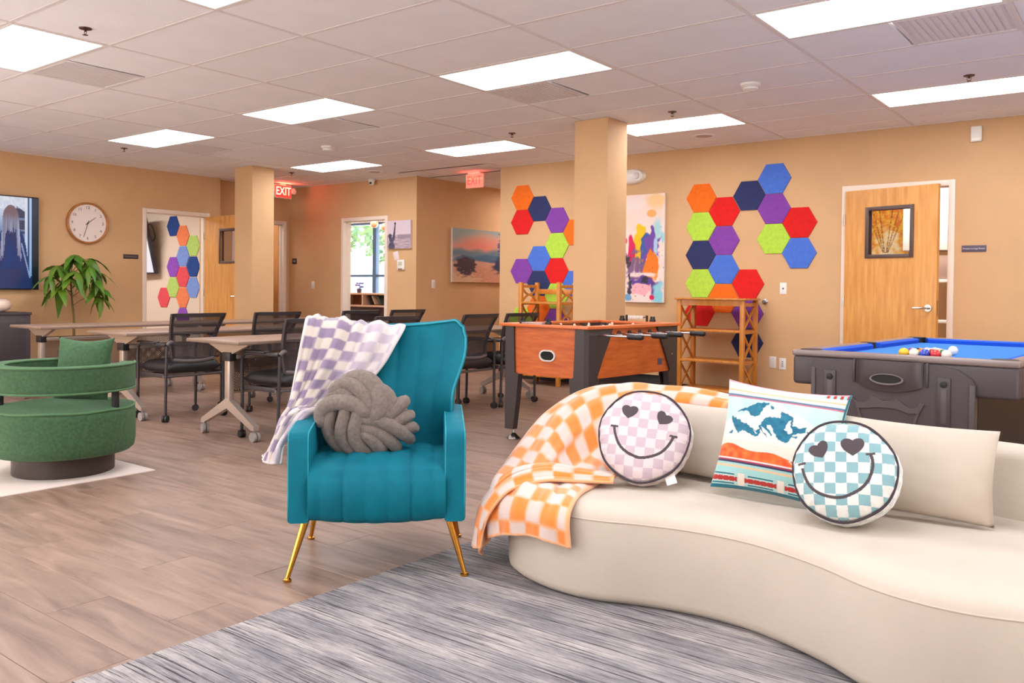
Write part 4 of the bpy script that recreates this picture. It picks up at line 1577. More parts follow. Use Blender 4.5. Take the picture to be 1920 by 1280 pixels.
def make_chair():
    """faces +Y, origin on the floor under the seat centre"""
    t = thing('mesh_chair', '', 'chair')
    # seat
    n, m = 15, 15
    W, D = .252, .245
    pts = []
    for side in (1, -1):
        for j in range(m):
            for i in range(n):
                u, v = sin((i / (n - 1) - .5) * pi), sin((j / (m - 1) - .5) * pi)
                f = max(0, 1 - abs(u) ** 7) ** .45 * max(0, 1 - abs(v) ** 7) ** .45
                x = u * W * (1 - .06 * (abs(v) ** 3))
                y = v * D
                z = .447 + (side * .054 + (0.006 if side > 0 else 0)) * f - (.02 * smooth01(.4, 1, v) if side > 0 else 0)
                pts.append((x, y, z))
    mb = MB()
    mb.grid(pts[:n * m], n, m)
    mb.grid(pts[n * m:], n, m)
    me = mb.mesh('seat')
    bm = bmesh.new()
    bm.from_mesh(me)
    bmesh.ops.remove_doubles(bm, verts=bm.verts, dist=.0006)
    bmesh.ops.recalc_face_normals(bm, faces=bm.faces)
    bm.to_mesh(me)
    bm.free()
    link('seat', me, M_cs, t, 60)
    # back: curved frame
    def bp(u, v):
        w = .185 + .065 * max(v, 0) ** 1.3
        z = .50 + .395 * v
        y = -.215 - .02 * v - .075 * v * v + .045 * sin(pi * v) * .5 - .030 * (1 - u * u) + .02
        return Vector((u * w, y, z))
    ring = []
    for i in range(13):
        ring.append(bp(-1 + 2 * i / 12, 0))
    for i in range(1, 14):
        ring.append(bp(1, i / 14))
    for i in range(13):
        ring.append(bp(1 - 2 * i / 12, 1))
    for i in range(1, 14):
        ring.append(bp(-1, 1 - i / 14))
    up = MB()
    # flat-section frame: sweep rectangle
    k = len(ring)
    cen = sum(ring, Vector()) / k
    pts = []
    for i, p in enumerate(ring):
        tng = (ring[(i + 1) % k] - ring[i - 1]).normalized()
        out = tng.cross(Vector((0, 1, 0))).normalized()
        wd = .019 if p.z < .86 else .024
        for (a, b) in ((-wd, -.010), (wd * .4, -.013), (wd * .4, .013), (-wd, .010)):
            sgn = 1 if out.dot(p - cen) > 0 else -1
            pts.append(p + out * sgn * a + Vector((0, b, 0)))
    fs = []
    for i in range(k):
        i2 = (i + 1) % k
        for j in range(4):
            fs.append((i * 4 + j, i * 4 + (j + 1) % 4, i2 * 4 + (j + 1) % 4, i2 * 4 + j))
    up.add(pts, fs)
    up.build('back_frame', M_cf, t, 50)
    # lower lighter bar
    lo = MB().tube([bp(-1.0, .02), bp(-.6, .0), bp(0, -.01), bp(.6, .0), bp(1.0, .02)], .019, n=8, sub=3)
    lo.build('lower_bar', M_cf2, t, 60)
    g = []
    for j in range(9):
        for i in range(9):
            g.append(bp((-1 + 2 * i / 8) * .93, .03 + .94 * j / 8))
    MB().grid(g, 9, 9).build('mesh_back', M_mesh, t, 60)
    MB().tube([bp(-.93, .60) + Vector((0, -.006, 0)), bp(0, .58) + Vector((0, -.006, 0)), bp(.93, .60) + Vector((0, -.006, 0))], .006, n=6, sub=4).build('mesh_band', M_cf, t, 60)
    # side frames
    for s in (-1, 1):
        x = s * .275
        MB().tube([(x, .20, .07), (x, .195, .30), (x, .20, .56), (x, .185, .615)], .0125, n=8, sub=3).build('leg', M_cf, t, 60)
        MB().tube([(x, -.235, .07), (x * .99, -.235, .30), (x * .97, -.24, .63)], .0125, n=8, sub=3).build('leg', M_cf, t, 60)
        MB().tube([(x, .187, .614), (x, .16, .632), (x, .08, .640), (x, -.08, .640), (x, -.235, .640)], .014, n=8, sub=3).build('arm', M_cf, t, 60)
        MB().box(x - .03, x + .03, -.10, .17, .648, .664, .006).build('arm_pad', M_cf, t)
        MB().tube([(x * .97, -.24, .64), (x * .86, -.245, .665), (x * .78, -.235, .66)], .016, n=8, sub=3).build('back_bracket', M_cf2, t, 60)
        for yy, aa in ((.20, 20), (-.235, -30)):
            mb = MB().cyl((x, yy, .05), (x, yy, .085), .011, n=8)
            caster(mb, x, yy, .029, .017, R(aa + s * 30), .008)
            mb.build('caster', M_cast, t, 40)
    mb = MB().cyl((-.275, -.20, .375), (.275, -.20, .375), .012, n=8)
    mb.build('rear_rail', M_cf2, t)
    MB().cyl((-.275, .16, .375), (.275, .16, .375), .012, n=8).build('front_rail', M_cf, t)
    for s in (-1, 1):
        MB().box(s * .262 - .012, s * .262 + .012, -.2, .17, .365, .40, .003).build('seat_rail', M_cf, t)
    return t


ch0 = make_chair()
chairs = [(-5.29, 4.12, 'mesh office chair right behind the teal armchair, half hidden by the purple throw', 90),
          (-6.80, 4.135, 'mesh office chair at the left, standing full in view between two tables', 90),
          (-6.80, 4.95, 'mesh office chair in the second row just right of the left column', 90),
          (-5.28, 4.99, 'mesh office chair whose curved top shows above the middle of the purple throw', 90),
          (-6.80, 5.99, 'mesh office chair below the reception doorway, left of the other one', 90),
          (-6.80, 6.66, 'mesh office chair back at right below the reception doorway', 90),
          (-5.28, 6.05, 'black mesh chair just right of the teal armchair back', 92),
          (-5.28, 6.70, 'black mesh chair partly hidden behind the left end of the foosball table', 90)]
for i, (x, y, lab, a) in enumerate(chairs):
    c = ch0 if i == 0 else copy_tree(ch0)
    c.location = (x, y, 0)
    c.rotation_euler = (0, 0, R(a))
    c['label'] = lab
    c['group'] = 'black mesh chairs at the training tables'

# ------------------------------------------------------------------ foosball table
M_cher = mat('cherry_laminate', (206, 104, 42), .4, c2=(176, 78, 24), vscale=4, stretch=(1.2, 1.2, 9), coat=.15)
M_rim = mat('cherry_rim', (214, 108, 52), .35, coat=.3)
M_fleg = mat('foosball_leg_charcoal', (60, 52, 52), .4, bump=.04, bscale=300)
fb = thing('foosball_table', 'cherry wood foosball table with thick charcoal legs in front of the right column', 'game table', (-3.985, 5.055, 0), R(-5))
FWd, FLn = .83, 1.24        # local +X = short end, local +Y = long side
zt = .88
# rim: four boards, slightly wider than the box
mb = MB()
mb.box(0, FWd, 0, .075, zt - .022, zt, .004)
rim = mb.build('rim_board', M_rim, fb)
for (a, b, c, d) in ((0, FWd, FLn - .075, FLn), (0, .075, .075, FLn - .075), (FWd - .075, FWd, .075, FLn - .075)):
    MB().box(a, b, c, d, zt - .022, zt, .004).build('rim_board', M_rim, fb)
MB().box(.035, FWd - .035, .035, .055, .505, zt - .022).build('end_panel', M_cher, fb, 0)
MB().box(.035, FWd - .035, FLn - .055, FLn - .035, .505, zt - .022).build('end_panel', M_cher, fb, 0)
MB().box(.035, .055, .055, FLn - .055, .505, zt - .022).build('side_panel', M_cher, fb, 0)
MB().box(FWd - .055, FWd - .035, .055, FLn - .055, .505, zt - .022).build('side_panel', M_cher, fb, 0)
MB().box(.055, FWd - .055, .055, FLn - .055, .70, .715).build('playing_field', mat('field_green', (60, 120, 70), .6), fb, 0)
MB().box(.055, FWd - .055, .055, FLn - .055, .505, .52).build('underside', M_black, fb, 0)
# goal opening
cx = FWd / 2 + .03
oval = [(cx + .058 * (1 if cos(a) > 0 else -1) * min(1, .4 + 0) + .052 * cos(a), .655 + .042 * sin(a)) for a in [2 * pi * i / 32 for i in range(32)]]
oval2 = [(cx + (x - cx) * .84, .655 + (z - .655) * .76) for x, z in oval]
mb = MB()
n = 32
mb.add([(x, .035, z) for x, z in oval] + [(x, .024, z) for x, z in oval] + [(x, .024, z) for x, z in oval2] + [(x, .040, z) for x, z in oval2],
       [(r * n + i, r * n + (i + 1) % n, r * n + n + (i + 1) % n, r * n + n + i) for r in range(3) for i in range(n)])
mb.build('goal_ring', mat('ring_silver', (214, 206, 202), .35), fb)
mb = MB().add([(x, .032, z) for x, z in oval2], [tuple(range(n))])
mb.build('goal_opening', mat('goal_dark', (12, 10, 10), .8), fb, 0)


def fleg(ox, oy, sx, sy):
    """outer corner (ox,oy); sx,sy point inward. Wide flange along the side rail that tapers down, slim on the end"""
    mb = MB()
    lv = [(zt - .022, .105, .31), (.76, .108, .26), (.64, .112, .19), (.515, .118, .125), (.50, .155, .150), (.30, .135, .130), (.085, .105, .105)]
    rings = []
    for (z, w, ws) in lv:
        a = ox - sx * .006
        b = oy - sy * .006
        c = .024
        rings.append([(a + sx * c, b, z), (a + sx * w, b, z), (a + sx * w, b + sy * .05, z), (a + sx * .07, b + sy * .07, z), (a + sx * .05, b + sy * ws, z), (a, b + sy * ws, z), (a, b + sy * c, z)])
    vs = [v for r in rings for v in r]
    fs = []
    for r in range(len(rings) - 1):
        for i in range(7):
            fs.append((r * 7 + i, r * 7 + (i + 1) % 7, r * 7 + 7 + (i + 1) % 7, r * 7 + 7 + i))
    fs += [tuple(range(7)), tuple(range((len(rings) - 1) * 7, len(rings) * 7))[::-1]]
    mb.add(vs, fs)
    l = mb.build('leg', M_fleg, fb, 25)
    px, py = ox + sx * .055, oy + sy * .055
    MB().lathe([(.05, 0), (.055, .008), (.05, .016), (.024, .04), (.012, .05), (.012, .09)], c=(px, py, 0), n=24).build('levelling_foot', M_chrome, l)
    for zz in (.64, .845):
        for q in (0, 1):
            c = (ox - sx * .006, oy + sy * .10, zz) if q else (ox + sx * .10, oy - sy * .006, zz)
            d = Vector((-sx * .004, 0, 0)) if q else Vector((0, -sy * .004, 0))
            if zz < .8 and q:
                MB().cyl(c, Vector(c) + d, .007, n=10).build('screw_cap', M_chrome, l)


fleg(.025, .025, 1, 1)
fleg(FWd - .025, .025, -1, 1)
fleg(.025, FLn - .025, 1, -1)
fleg(FWd - .025, FLn - .025, -1, -1)
# rods with handles, players
M_rod = mat('rod_chrome', (206, 200, 200), .18, metal=1)
M_man = mat('player_cream', (226, 196, 176), .5)
M_man2 = mat('player_black', (40, 36, 38), .5)
pulls = [.18, -.02, .20, .02, .16, .05, .19, .30]
for k in range(8):
    y = .15 + (FLn - .30) * k / 7
    side = 1 if k % 2 == 0 else -1
    z = .815
    pull = pulls[k]
    x_end = FWd + .05 + pull if side > 0 else FWd + .09 - pull * .3
    x0 = -.09 + pull * .3 if side > 0 else -.05 - pull
    rod = MB().cyl((x0, y, z), (x_end, y, z), .0075, n=10).build('rod', M_rod, fb)
    if side > 0:
        MB().lathe([(.0, 0), (.016, .002), (.020, .02), (.018, .06), (.020, .11), (.014, .125), (0, .127)], c=(x_end, y, z), n=14, axis='x').build('handle_grip', M_black, rod)
    else:
        MB().lathe([(.0, 0), (.013, -.002), (.016, -.02), (.014, -.06), (.016, -.105), (.011, -.115), (0, -.116)], c=(x0, y, z), n=14, axis='x').build('handle_grip', M_black, rod)
    for xx in (FWd - .035, .035):
        s = 1 if xx > .1 else -1
        MB().lathe([(.024, 0), (.024, s * .006), (.014, s * .014), (.008, s * .014)], c=(xx, y, z), n=16, axis='x').build('rod_bearing', M_black, rod)
    nm = (3, 2, 3, 5, 5, 3, 2, 3)[k]
    for i in range(nm):
        x = FWd * (i + 1) / (nm + 1) + pull * .15
        p = MB().box(x - .012, x + .012, y - .006, y + .006, z - .075, z - .02, .004).box(x - .016, x + .016, y - .010, y + .010, z - .03, z + .028, .006)
        p.lathe([(0, .024), (.011, .03), (.012, .044), (.006, .054), (0, .055)], c=(x, y, z), n=10)
        p.build('player', M_man if k % 2 else M_man2, rod)
# side windows above the panel: score counters and cup holders
MB().box(.20, .40, .02, .07, zt, zt + .012, .003).build('score_panel', mat('score_plate', (170, 152, 150), .35, metal=.3), fb)
for (x, y) in ((.19, .045), (.44, .045), (FWd / 2 - .14, FLn - .04), (FWd / 2 + .16, FLn - .04)):
    mb = MB().box(x - .022, x + .022, y - .014, y + .014, zt, zt + .02, .004).cyl((x - .012, y, zt + .02), (x - .012, y, zt + .042), .009, n=10).cyl((x + .012, y, zt + .02), (x + .012, y, zt + .042), .009, n=10)
    mb.build('ball_entry', M_black, fb)
sc0 = MB().cyl((FWd / 2 - .09, FLn - .04, zt + .035), (FWd / 2 + .10, FLn - .04, zt + .035), .003, n=6).box(FWd / 2 - .10, FWd / 2 - .09, FLn - .05, FLn - .03, zt, zt + .05).box(FWd / 2 + .10, FWd / 2 + .11, FLn - .05, FLn - .03, zt, zt + .05).build('abacus_bar', M_black, fb)
for i in range(10):
    x = FWd / 2 - .07 + i * .015
    MB().box(x - .005, x + .005, FLn - .052, FLn - .028, zt + .018, zt + .046, .002).build('score_bead', mat('bead_white', (230, 216, 208), .4), sc0)
MB().box(FWd - .0345, FWd - .033, FLn - .30, FLn - .24, .56, .61).build('maker_plate', mat('plate_blue', (70, 70, 96), .4), fb, 0)
# leg struts
MB().box(.10, FWd - .10, FLn - .16, FLn - .13, .36, .46, .004).build('cross_brace', M_fleg, fb)

# ------------------------------------------------------------------ pool table
M_pt = mat('pool_body_grey', (74, 65, 67), .42, bump=.05, bscale=400)
M_ptr = mat('pool_rail_grey', (134, 117, 113), .3, coat=.2)
M_cloth = mat('blue_pool_cloth', (40, 126, 214), .9, bump=.1, bscale=700, var=.02, vscale=60, sheen=.1)
M_cush = mat('blue_cushion_cloth', (12, 84, 206), .85, bump=.1, bscale=700)
pool = thing('pool_table', 'pool table with bright blue cloth and charcoal body at the right edge', 'game table', (-1.745, 5.0, 0), R(-4))
PWd, PLn, PT = 1.18, 2.20, .795
# bed
MB().box(.12, PWd - .12, .12, PLn - .12, .735, .757).build('bed_cloth', M_cloth, pool, 0)
# rails (each a part)


def rail(a, b, c, d):
    mb = MB().box(a, b, c, d, PT - .035, PT, .012, 3)
    return mb.build('top_rail', M_ptr, pool)


rail(0, PWd, 0, .085)
rail(0, PWd, PLn - .085, PLn)
rail(0, .085, .086, PLn - .086)
rail(PWd - .085, PWd, .086, PLn - .086)
# apron under the rails
for (a, b, c, d) in ((.003, PWd - .003, .006, .07), (.003, PWd - .003, PLn - .07, PLn - .006), (.006, .07, .07, PLn - .07), (PWd - .07, PWd - .006, .07, PLn - .07)):
    MB().box(a, b, c, d, .595, PT - .03, .022, 4).build('apron', M_pt, pool)
# cushions with wedge profile


def cushion(p, q, inward):
    p, q = Vector((p[0], p[1], 0)), Vector((q[0], q[1], 0))
    i = Vector((inward[0], inward[1], 0))
    d = (q - p).normalized()
    prof = [(0, PT - .004), (.028, PT - .004), (.045, PT - .014), (.040, .757), (0, .757)]
    vs = []
    for base, cut in ((p, 1), (q, -1)):
        for (o, z) in prof:
            vs.append(base + i * o + d * cut * o * .7 + Vector((0, 0, z)))
    mb = MB().add(vs, [(0, 1, 6, 5), (1, 2, 7, 6), (2, 3, 8, 7), (3, 4, 9, 8), (4, 0, 5, 9), (4, 3, 2, 1, 0), (5, 6, 7, 8, 9)])
    mb.build('cushion', M_cush, pool, 0)
    MB().box(-.001, .001, -.001, .001, 0, .001) if False else None


e0, e1 = .085, .15
cushion((e1, e0), (PWd - e1, e0), (0, 1))
cushion((e1, PLn - e0), (PWd - e1, PLn - e0), (0, -1))
mid = PLn / 2
for x, inn in ((e0, (1, 0)), (PWd - e0, (-1, 0))):
    cushion((x, e1), (x, mid - .055), inn)
    cushion((x, mid + .055), (x, PLn - e1), inn)
for (x, y, r) in ((.085, .085, .062), (PWd - .085, .085, .062), (.085, PLn - .085, .062), (PWd - .085, PLn - .085, .062), (.065, mid, .05), (PWd - .065, mid, .05)):
    MB().lathe([(r + .004, .004), (r, .005), (r, -.07), (0, -.075)], c=(x, y, PT - .003), n=24).build('pocket', M_black, pool)
# cabinet ends: wide leg panel that reaches the floor
pan = [(.125, 0), (.98, 0), (.98, .66), (.965, .69), (.90, .735), (.80, .755), (.125, .755)]
for (y0, y1) in ((-.012, .05), (PLn - .05, PLn + .012)):
    MB().prism(pan, y0, y1, 'y').build('end_panel', M_pt, pool, 30)
MB().box(.14, PWd - .20, .06, PLn - .06, .18, .60).build('cabinet_core', M_black, pool, 0)
for (x0, x1) in ((.125, .185),):
    MB().box(.125, .15, -.02, -.011, .02, .70, .004).build('panel_rib', M_pt, pool)
MB().box(.955, .984, -.022, -.011, .02, .66, .005).build('panel_rib', M_pt, pool)
# ball return pod
cx = .56
pts = []
nu, nv = 17, 9
for j in range(nv):
    for i in range(nu):
        u, v = (i / (nu - 1) - .5) * 2, j / (nv - 1)
        w = .175
        z = .765 - v * (.135 + .035 * (1 - u * u))
        y = -.012 - .055 * (1 - abs(u) ** 4) ** .5 * (1 - .5 * v ** 3)
        pts.append((cx + u * w, y, z))
MB().grid(pts, nu, nv).build('return_pod', M_pt, pool, 60)
mb = MB()
nn = 28
el = [(cx + .088 * cos(2 * pi * i / nn), .665 + .030 * sin(2 * pi * i / nn)) for i in range(nn)]
el2 = [(cx + (x - cx) * .9, .667 + (z - .665) * .8) for x, z in el]
mb.add([(x, -.058, z) for x, z in el] + [(x, -.073, z) for x, z in el] + [(x, -.073, z) for x, z in el2] + [(x, -.06, z) for x, z in el2],
       [(r * nn + i, r * nn + (i + 1) % nn, r * nn + nn + (i + 1) % nn, r * nn + nn + i) for r in range(3) for i in range(nn)])
mb.build('return_lip', mat('pool_lip_grey', (120, 110, 110), .35), pool)
MB().add([(x, -.066, z) for x, z in el2], [tuple(range(nn))]).build('return_opening', mat('pod_dark', (30, 26, 28), .7), pool, 0)
for s in (-1, 1):
    MB().tube([(cx + s * .19, -.016, .755), (cx + s * .19, -.018, .64)], .008, n=8, round_end=True).build('pod_rib', M_pt, pool, 60)
# cue slots
for x in (.235, .835):
    sl = MB().box(x - .032, x + .032, -.022, -.011, .42, .69, .003).build('slot_plate', mat('slot_grey', (70, 61, 63), .45), pool)
    MB().box(x - .014, x + .014, -.0235, -.020, .45, .655, .002).build('slot_recess', mat('slot_light', (88, 80, 82), .4), sl)
    MB().lathe([(0, 0), (.017, 0), (.017, -.012), (0, -.014)], c=(x, -.022, .655), n=16, axis='y').build('slot_knob', M_black, sl)
# moulded emblem on the panel
emb = [(.36, .56), (.375, .535), (.40, .523), (.43, .523), (.455, .54), (.47, .562), (.50, .556), (.53, .54), (.56, .542), (.60, .556), (.62, .545), (.645, .523), (.675, .512), (.705, .523), (.72, .546), (.74, .54),
       (.715, .49), (.66, .485), (.60, .505), (.56, .505), (.50, .505), (.44, .495), (.39, .49)]
MB().prism(emb, -.024, -.011, 'y').build('moulded_crest', mat('crest_grey', (86, 77, 78), .4), pool, 20)
MB().prism([(.385, .49), (.40, .49), (.44, .36), (.425, .36)], -.020, -.011, 'y').prism([(.70, .49), (.715, .49), (.675, .36), (.66, .36)], -.020, -.011, 'y').build('crest_line', mat('crest_grey', (86, 77, 78), .4), pool, 20)
# balls in the rack
rk = thing('ball_rack', 'thin dark triangle rack lying on the blue pool cloth', 'rack', (-1.255, 5.285, .7576), R(-4))
tri = [(-.01, 0), (.335, 0), (.3375, .01), (.167, .31), (.158, .31), (-.0125, .01)]
tri2 = [(.012, .010), (.313, .010), (.1625, .283)]
MB().prism([(-.012, 0), (.337, 0), (.337, .007), (-.012, .007)], 0, .014, 'z').build('rack_side', M_black, rk, 0)
for s in (0, 1):
    a = Vector((-.010, .003, 0)) if s == 0 else Vector((.335, .003, 0))
    b = Vector((.1625, .306, 0))
    d = (b - a).normalized()
    n_ = Vector((-d.y, d.x, 0)) * .0035
    MB().add([a + n_, a - n_, b - n_, b + n_] + [p + Vector((0, 0, .014)) for p in (a + n_, a - n_, b - n_, b + n_)], [(3, 2, 1, 0), (4, 5, 6, 7), (0, 1, 5, 4), (1, 2, 6, 5), (2, 3, 7, 6), (3, 0, 4, 7)]).build('rack_side', M_black, rk, 0)
BC = [('yellow', (250, 190, 20)), ('yellow striped', (250, 214, 110)), ('blue', (36, 70, 176)), ('red', (220, 40, 30)), ('cream', (244, 226, 196)),
      ('purple', (112, 52, 130)), ('orange', (240, 120, 30)), ('dark red', (150, 30, 34)), ('green', (30, 120, 70)), ('black', (24, 24, 26)),
      ('blue striped', (100, 130, 214)), ('red striped', (236, 110, 90)), ('orange striped', (246, 176, 110)), ('green striped', (120, 190, 140)), ('maroon striped', (190, 100, 100))]
k = 0
rb = .0285
ca, sa = cos(R(-4)), sin(R(-4))
for row in range(5):
    for i in range(5 - row):
        nm, c = BC[k]
        x, y = .0485 + i * .0572 + row * .0286, .044 + row * .0496
        X, Y = -1.255 + x * ca - y * sa, 5.285 + x * sa + y * ca
        mbb = MB().lathe([(rb * sin(pi * q / 12), -rb * cos(pi * q / 12)) for q in range(13)], n=20)
        o = mbb.build('pool_ball', mat('ball_' + nm.replace(' ', '_'), c, .12, coat=.6, c2=((250, 244, 230) if 'striped' in nm else None), vscale=22), None, 180, loc=(X, Y, .7576 + rb))
        o.rotation_euler = (0, R(40 + 30 * k), 0)
        tag(o, nm + ' pool ball in the rack, ' + ('front row nearest the camera' if row == 0 else 'row %s behind the front row' % ('one', 'two', 'three', 'four')[row - 1]), 'ball', 'pool balls in the rack')
        k += 1
o = MB().lathe([(rb * sin(pi * q / 12), -rb * cos(pi * q / 12)) for q in range(13)], n=20).build('cue_ball', mat('cue_ball_white', (246, 238, 226), .12, coat=.6), None, 180, loc=(-1.02, 5.75, .7576 + rb))
tag(o, 'white cue ball lying behind the rack on the blue cloth', 'ball')

# ------------------------------------------------------------------ mats and rugs
o = MB().box(-9.0, -4.89, -1.0, 2.81, 0, .008, .002).build('white_mat', mat('white_mat', (232, 216, 206), .3, bump=.05, bscale=40), None)
tag(o, 'glossy white floor mat under the round green chair', 'mat')


def rug_mat():
    m = bpy.data.materials.new('striated_rug')
    m.use_nodes = True
    n, l = m.node_tree.nodes, m.node_tree.links
    b = n['Principled BSDF']
    b.inputs['Roughness'].default_value = .95
    tc = n.new('ShaderNodeTexCoord')

    def nz(scale, st, det=3, rough=.6, dist=0):
        mp = n.new('ShaderNodeMapping')
        mp.inputs['Scale'].default_value = st
        l.new(tc.outputs['Object'], mp.inputs['Vector'])
        z = n.new('ShaderNodeTexNoise')
        z.inputs['Scale'].default_value = scale
        z.inputs['Detail'].default_value = det
        z.inputs['Roughness'].default_value = rough
        z.inputs['Distortion'].default_value = dist
        l.new(mp.outputs[0], z.inputs['Vector'])
        return z.outputs['Fac']
    base = nz(1.0, (2.2, 9, 1), 5, .7)
    r1 = n.new('ShaderNodeValToRGB')
    e = r1.color_ramp.elements
    e[0].position, e[0].color = .36, rgb((120, 117, 122))
    e[1].position, e[1].color = .66, rgb((184, 176, 172))
    x = e.new(.5)
    x.color = rgb((150, 144, 146))
    l.new(base, r1.inputs['Fac'])
    s1 = nz(1.0, (1.9, 120, 1), 5, .76)
    r2 = n.new('ShaderNodeValToRGB')
    e = r2.color_ramp.elements
    e[0].position, e[0].color = .41, (0, 0, 0, 1)
    e[1].position, e[1].color = .47, (1, 1, 1, 1)
    l.new(s1, r2.inputs['Fac'])
    mx = n.new('ShaderNodeMix')
    mx.data_type = 'RGBA'
    mx.inputs['A'].default_value = rgb((52, 48, 56))
    l.new(r2.outputs[0], mx.inputs['Factor'])
    l.new(r1.outputs[0], mx.inputs['B'])
    s2 = nz(1.0, (6, 260, 1), 3, .7)
    r3 = n.new('ShaderNodeMapRange')
    r3.inputs['From Min'].default_value = .35
    r3.inputs['From Max'].default_value = .7
    r3.inputs['To Min'].default_value = .72
    r3.inputs['To Max'].default_value = 1.22
    l.new(s2, r3.inputs['Value'])
    m2 = n.new('ShaderNodeMix')
    m2.data_type = 'RGBA'
    m2.blend_type = 'MULTIPLY'
    m2.inputs['Factor'].default_value = 1
    l.new(mx.outputs['Result'], m2.inputs['A'])
    l.new(r3.outputs[0], m2.inputs['B'])
    l.new(m2.outputs['Result'], b.inputs['Base Color'])
    bp = n.new('ShaderNodeBump')
    bp.inputs['Strength'].default_value = .6
    bp.inputs['Distance'].default_value = .004
    l.new(s2, bp.inputs['Height'])
    l.new(bp.outputs[0], b.inputs['Normal'])
    return m


# gently uneven rug surface
RX0, RX1, RY0, RY1 = -2.44, 1.6, -1.2, 4.05
pts = []
nx, ny = 60, 80
for j in range(ny):
    for i in range(nx):
        x, y = RX0 + (RX1 - RX0) * i / (nx - 1), RY0 + (RY1 - RY0) * j / (ny - 1)
        pts.append((x + (.004 * noise.noise(Vector((0, y * 6, 0))) if i == 0 else 0), y, .0085 if 0 < i < nx - 1 and 0 < j < ny - 1 else .0065))
mb = MB().grid(pts, nx, ny)
mb.box(RX0 + .002, RX1, RY0, RY1, 0, .006)
rug = mb.build('area_rug', rug_mat(), None, 0)
tag(rug, 'grey blue rug with fine horizontal streaks under the cream sofa', 'rug')
RZ = .009

# ------------------------------------------------------------------ green barrel chair
M_green = mat('green_boucle', (58, 92, 58), .9, var=.16, vscale=60, bump=.5, bscale=420, sheen=.35)
M_green2 = mat('green_piping', (76, 112, 74), .9, bump=.3, bscale=400, sheen=.3)
gc = thing('barrel_chair', 'round green swivel barrel chair cut by the left picture edge', 'chair', (-5.29, 2.45, 0), 0)
MB().lathe([(.275, .008), (.280, .012), (.280, .14), (.27, .15)], n=64).build('swivel_base', mat('dark_bronze_base', (62, 50, 44), .4, metal=.3), gc)
MB().lathe([(.24, .128), (.372, .133), (.390, .150), (.398, .20), (.398, .355), (.394, .385), (.385, .395)], n=72).build('seat_drum', M_green, gc, 60)
MB().lathe([(.385, .395), (.378, .400), (.34, .412), (.22, .426), (0, .43)], n=72).build('seat_cushion', M_green, gc, 60)
ring = [(cos(a) * .389, sin(a) * .389, .397 + .0025 * sin(a * 7)) for a in [2 * pi * i / 72 for i in range(72)]]
MB().tube(ring, .0075, n=8, closed=True).build('seat_piping', M_green2, gc, 180)
# back band: horseshoe around the camera side, opening away
A0, A1 = R(-205), R(75)
prof = []
for i in range(28):
    a = 2 * pi * i / 28
    ex, ez = cos(a), sin(a)
    prof.append((.357 + .040 * (abs(ex) ** .35) * (1 if ex > 0 else -1), .583 + .080 * (abs(ez) ** .35) * (1 if ez > 0 else -1)))
nA = 72
pts = []
for k in range(nA + 1):
    a = A0 + (A1 - A0) * k / nA
    sq = min(1, min(k, nA - k) / 3 + .0)
    s = sqrt(max(0.0, 1 - (1 - sq) ** 2)) * .5 + .5
    for (r, z) in prof:
        rr = .357 + (r - .357) * s
        zz = .583 + (z - .583) * s
        pts.append((cos(a) * rr, sin(a) * rr, zz))
mb = MB().grid(pts, 28, nA + 1, closed_u=True)
mb.f += [tuple(range(28)), tuple(range(nA * 28, (nA + 1) * 28))[::-1]]
mb.build('back_band', M_green, gc, 60)
for (r, z) in ((.394, .657), (.394, .509), (.320, .657)):
    P = [(cos(A0 + (A1 - A0) * k / 60) * r, sin(A0 + (A1 - A0) * k / 60) * r, z) for k in range(1, 60)]
    MB().tube(P, .0065, n=8).build('band_piping', M_green2, gc, 180)
for a in (R(26), R(-128), R(150)):
    c, s = cos(a) * .35, sin(a) * .35
    MB().cyl((c, s, .39), (c, s, .52), .022, n=12).build('support_post', M_black, gc)


# ------------------------------------------------------------------ cushions
def cushion_mesh(w, h, t, n=41, pinch=.10, corner=.6, fn=None, m=41, power=.55, seam=True, extra=None):
    """pillow in the XZ plane, front faces -Y. Returns MB, colours"""
    mb = MB()
    cols = []
    P = []
    for side in (-1, 1):
        for j in range(m):
            for i in range(n):
                u, v = (i / (n - 1) - .5) * 2, (j / (m - 1) - .5) * 2
                e = ((1 - u * u) * (1 - v * v))
                th = t * .5 * max(0, e) ** power
                x = u * w / 2 * (1 - pinch * (1 - v * v) * abs(u) ** 3)
                z = v * h / 2 * (1 - pinch * (1 - u * u) * abs(v) ** 3)
                wr = .004 * noise.noise(Vector((u * 3, v * 3, side * 4))) * (1 if e > .02 else 0)
                y = side * (th + wr * (1 if th > .004 else 0))
                if extra:
                    x, y, z = extra(u, v, side, x, y, z)
                P.append((x, y, z))
                cols.append(fn(u, v, side) if fn else (255, 255, 255))
    mb.grid(P[:n * m], n, m)
    mb.grid(P[n * m:], n, m)
    return mb, cols


def weld(me, d=.0004):
    bm = bmesh.new()
    bm.from_mesh(me)
    bmesh.ops.remove_doubles(bm, verts=bm.verts, dist=d)
    bmesh.ops.recalc_face_normals(bm, faces=bm.faces)
    bm.to_mesh(me)
    bm.free()


def cushion(name, w, h, t, material, label, M, fn=None, n=41, m=41, pinch=.10, power=.55, category='pillow', extra=None):
    mb, cols = cushion_mesh(w, h, t, n, pinch, fn=fn, m=m, power=power, extra=extra)
    me = mb.mesh(name)
    if fn:
        pigment(me, cols)
    weld(me)
    o = link(name, me, material, None, 180)
    o.matrix_world = M
    tag(o, label, category)
    return o


def place(loc, rz=0, tilt=0, roll=0):
    """tilt: lean back (top away), roll: in-plane"""
    return Matrix.Translation(loc) @ Matrix.Rotation(R(rz), 4, 'Z') @ Matrix.Rotation(R(-tilt), 4, 'X') @ Matrix.Rotation(R(roll), 4, 'Y')


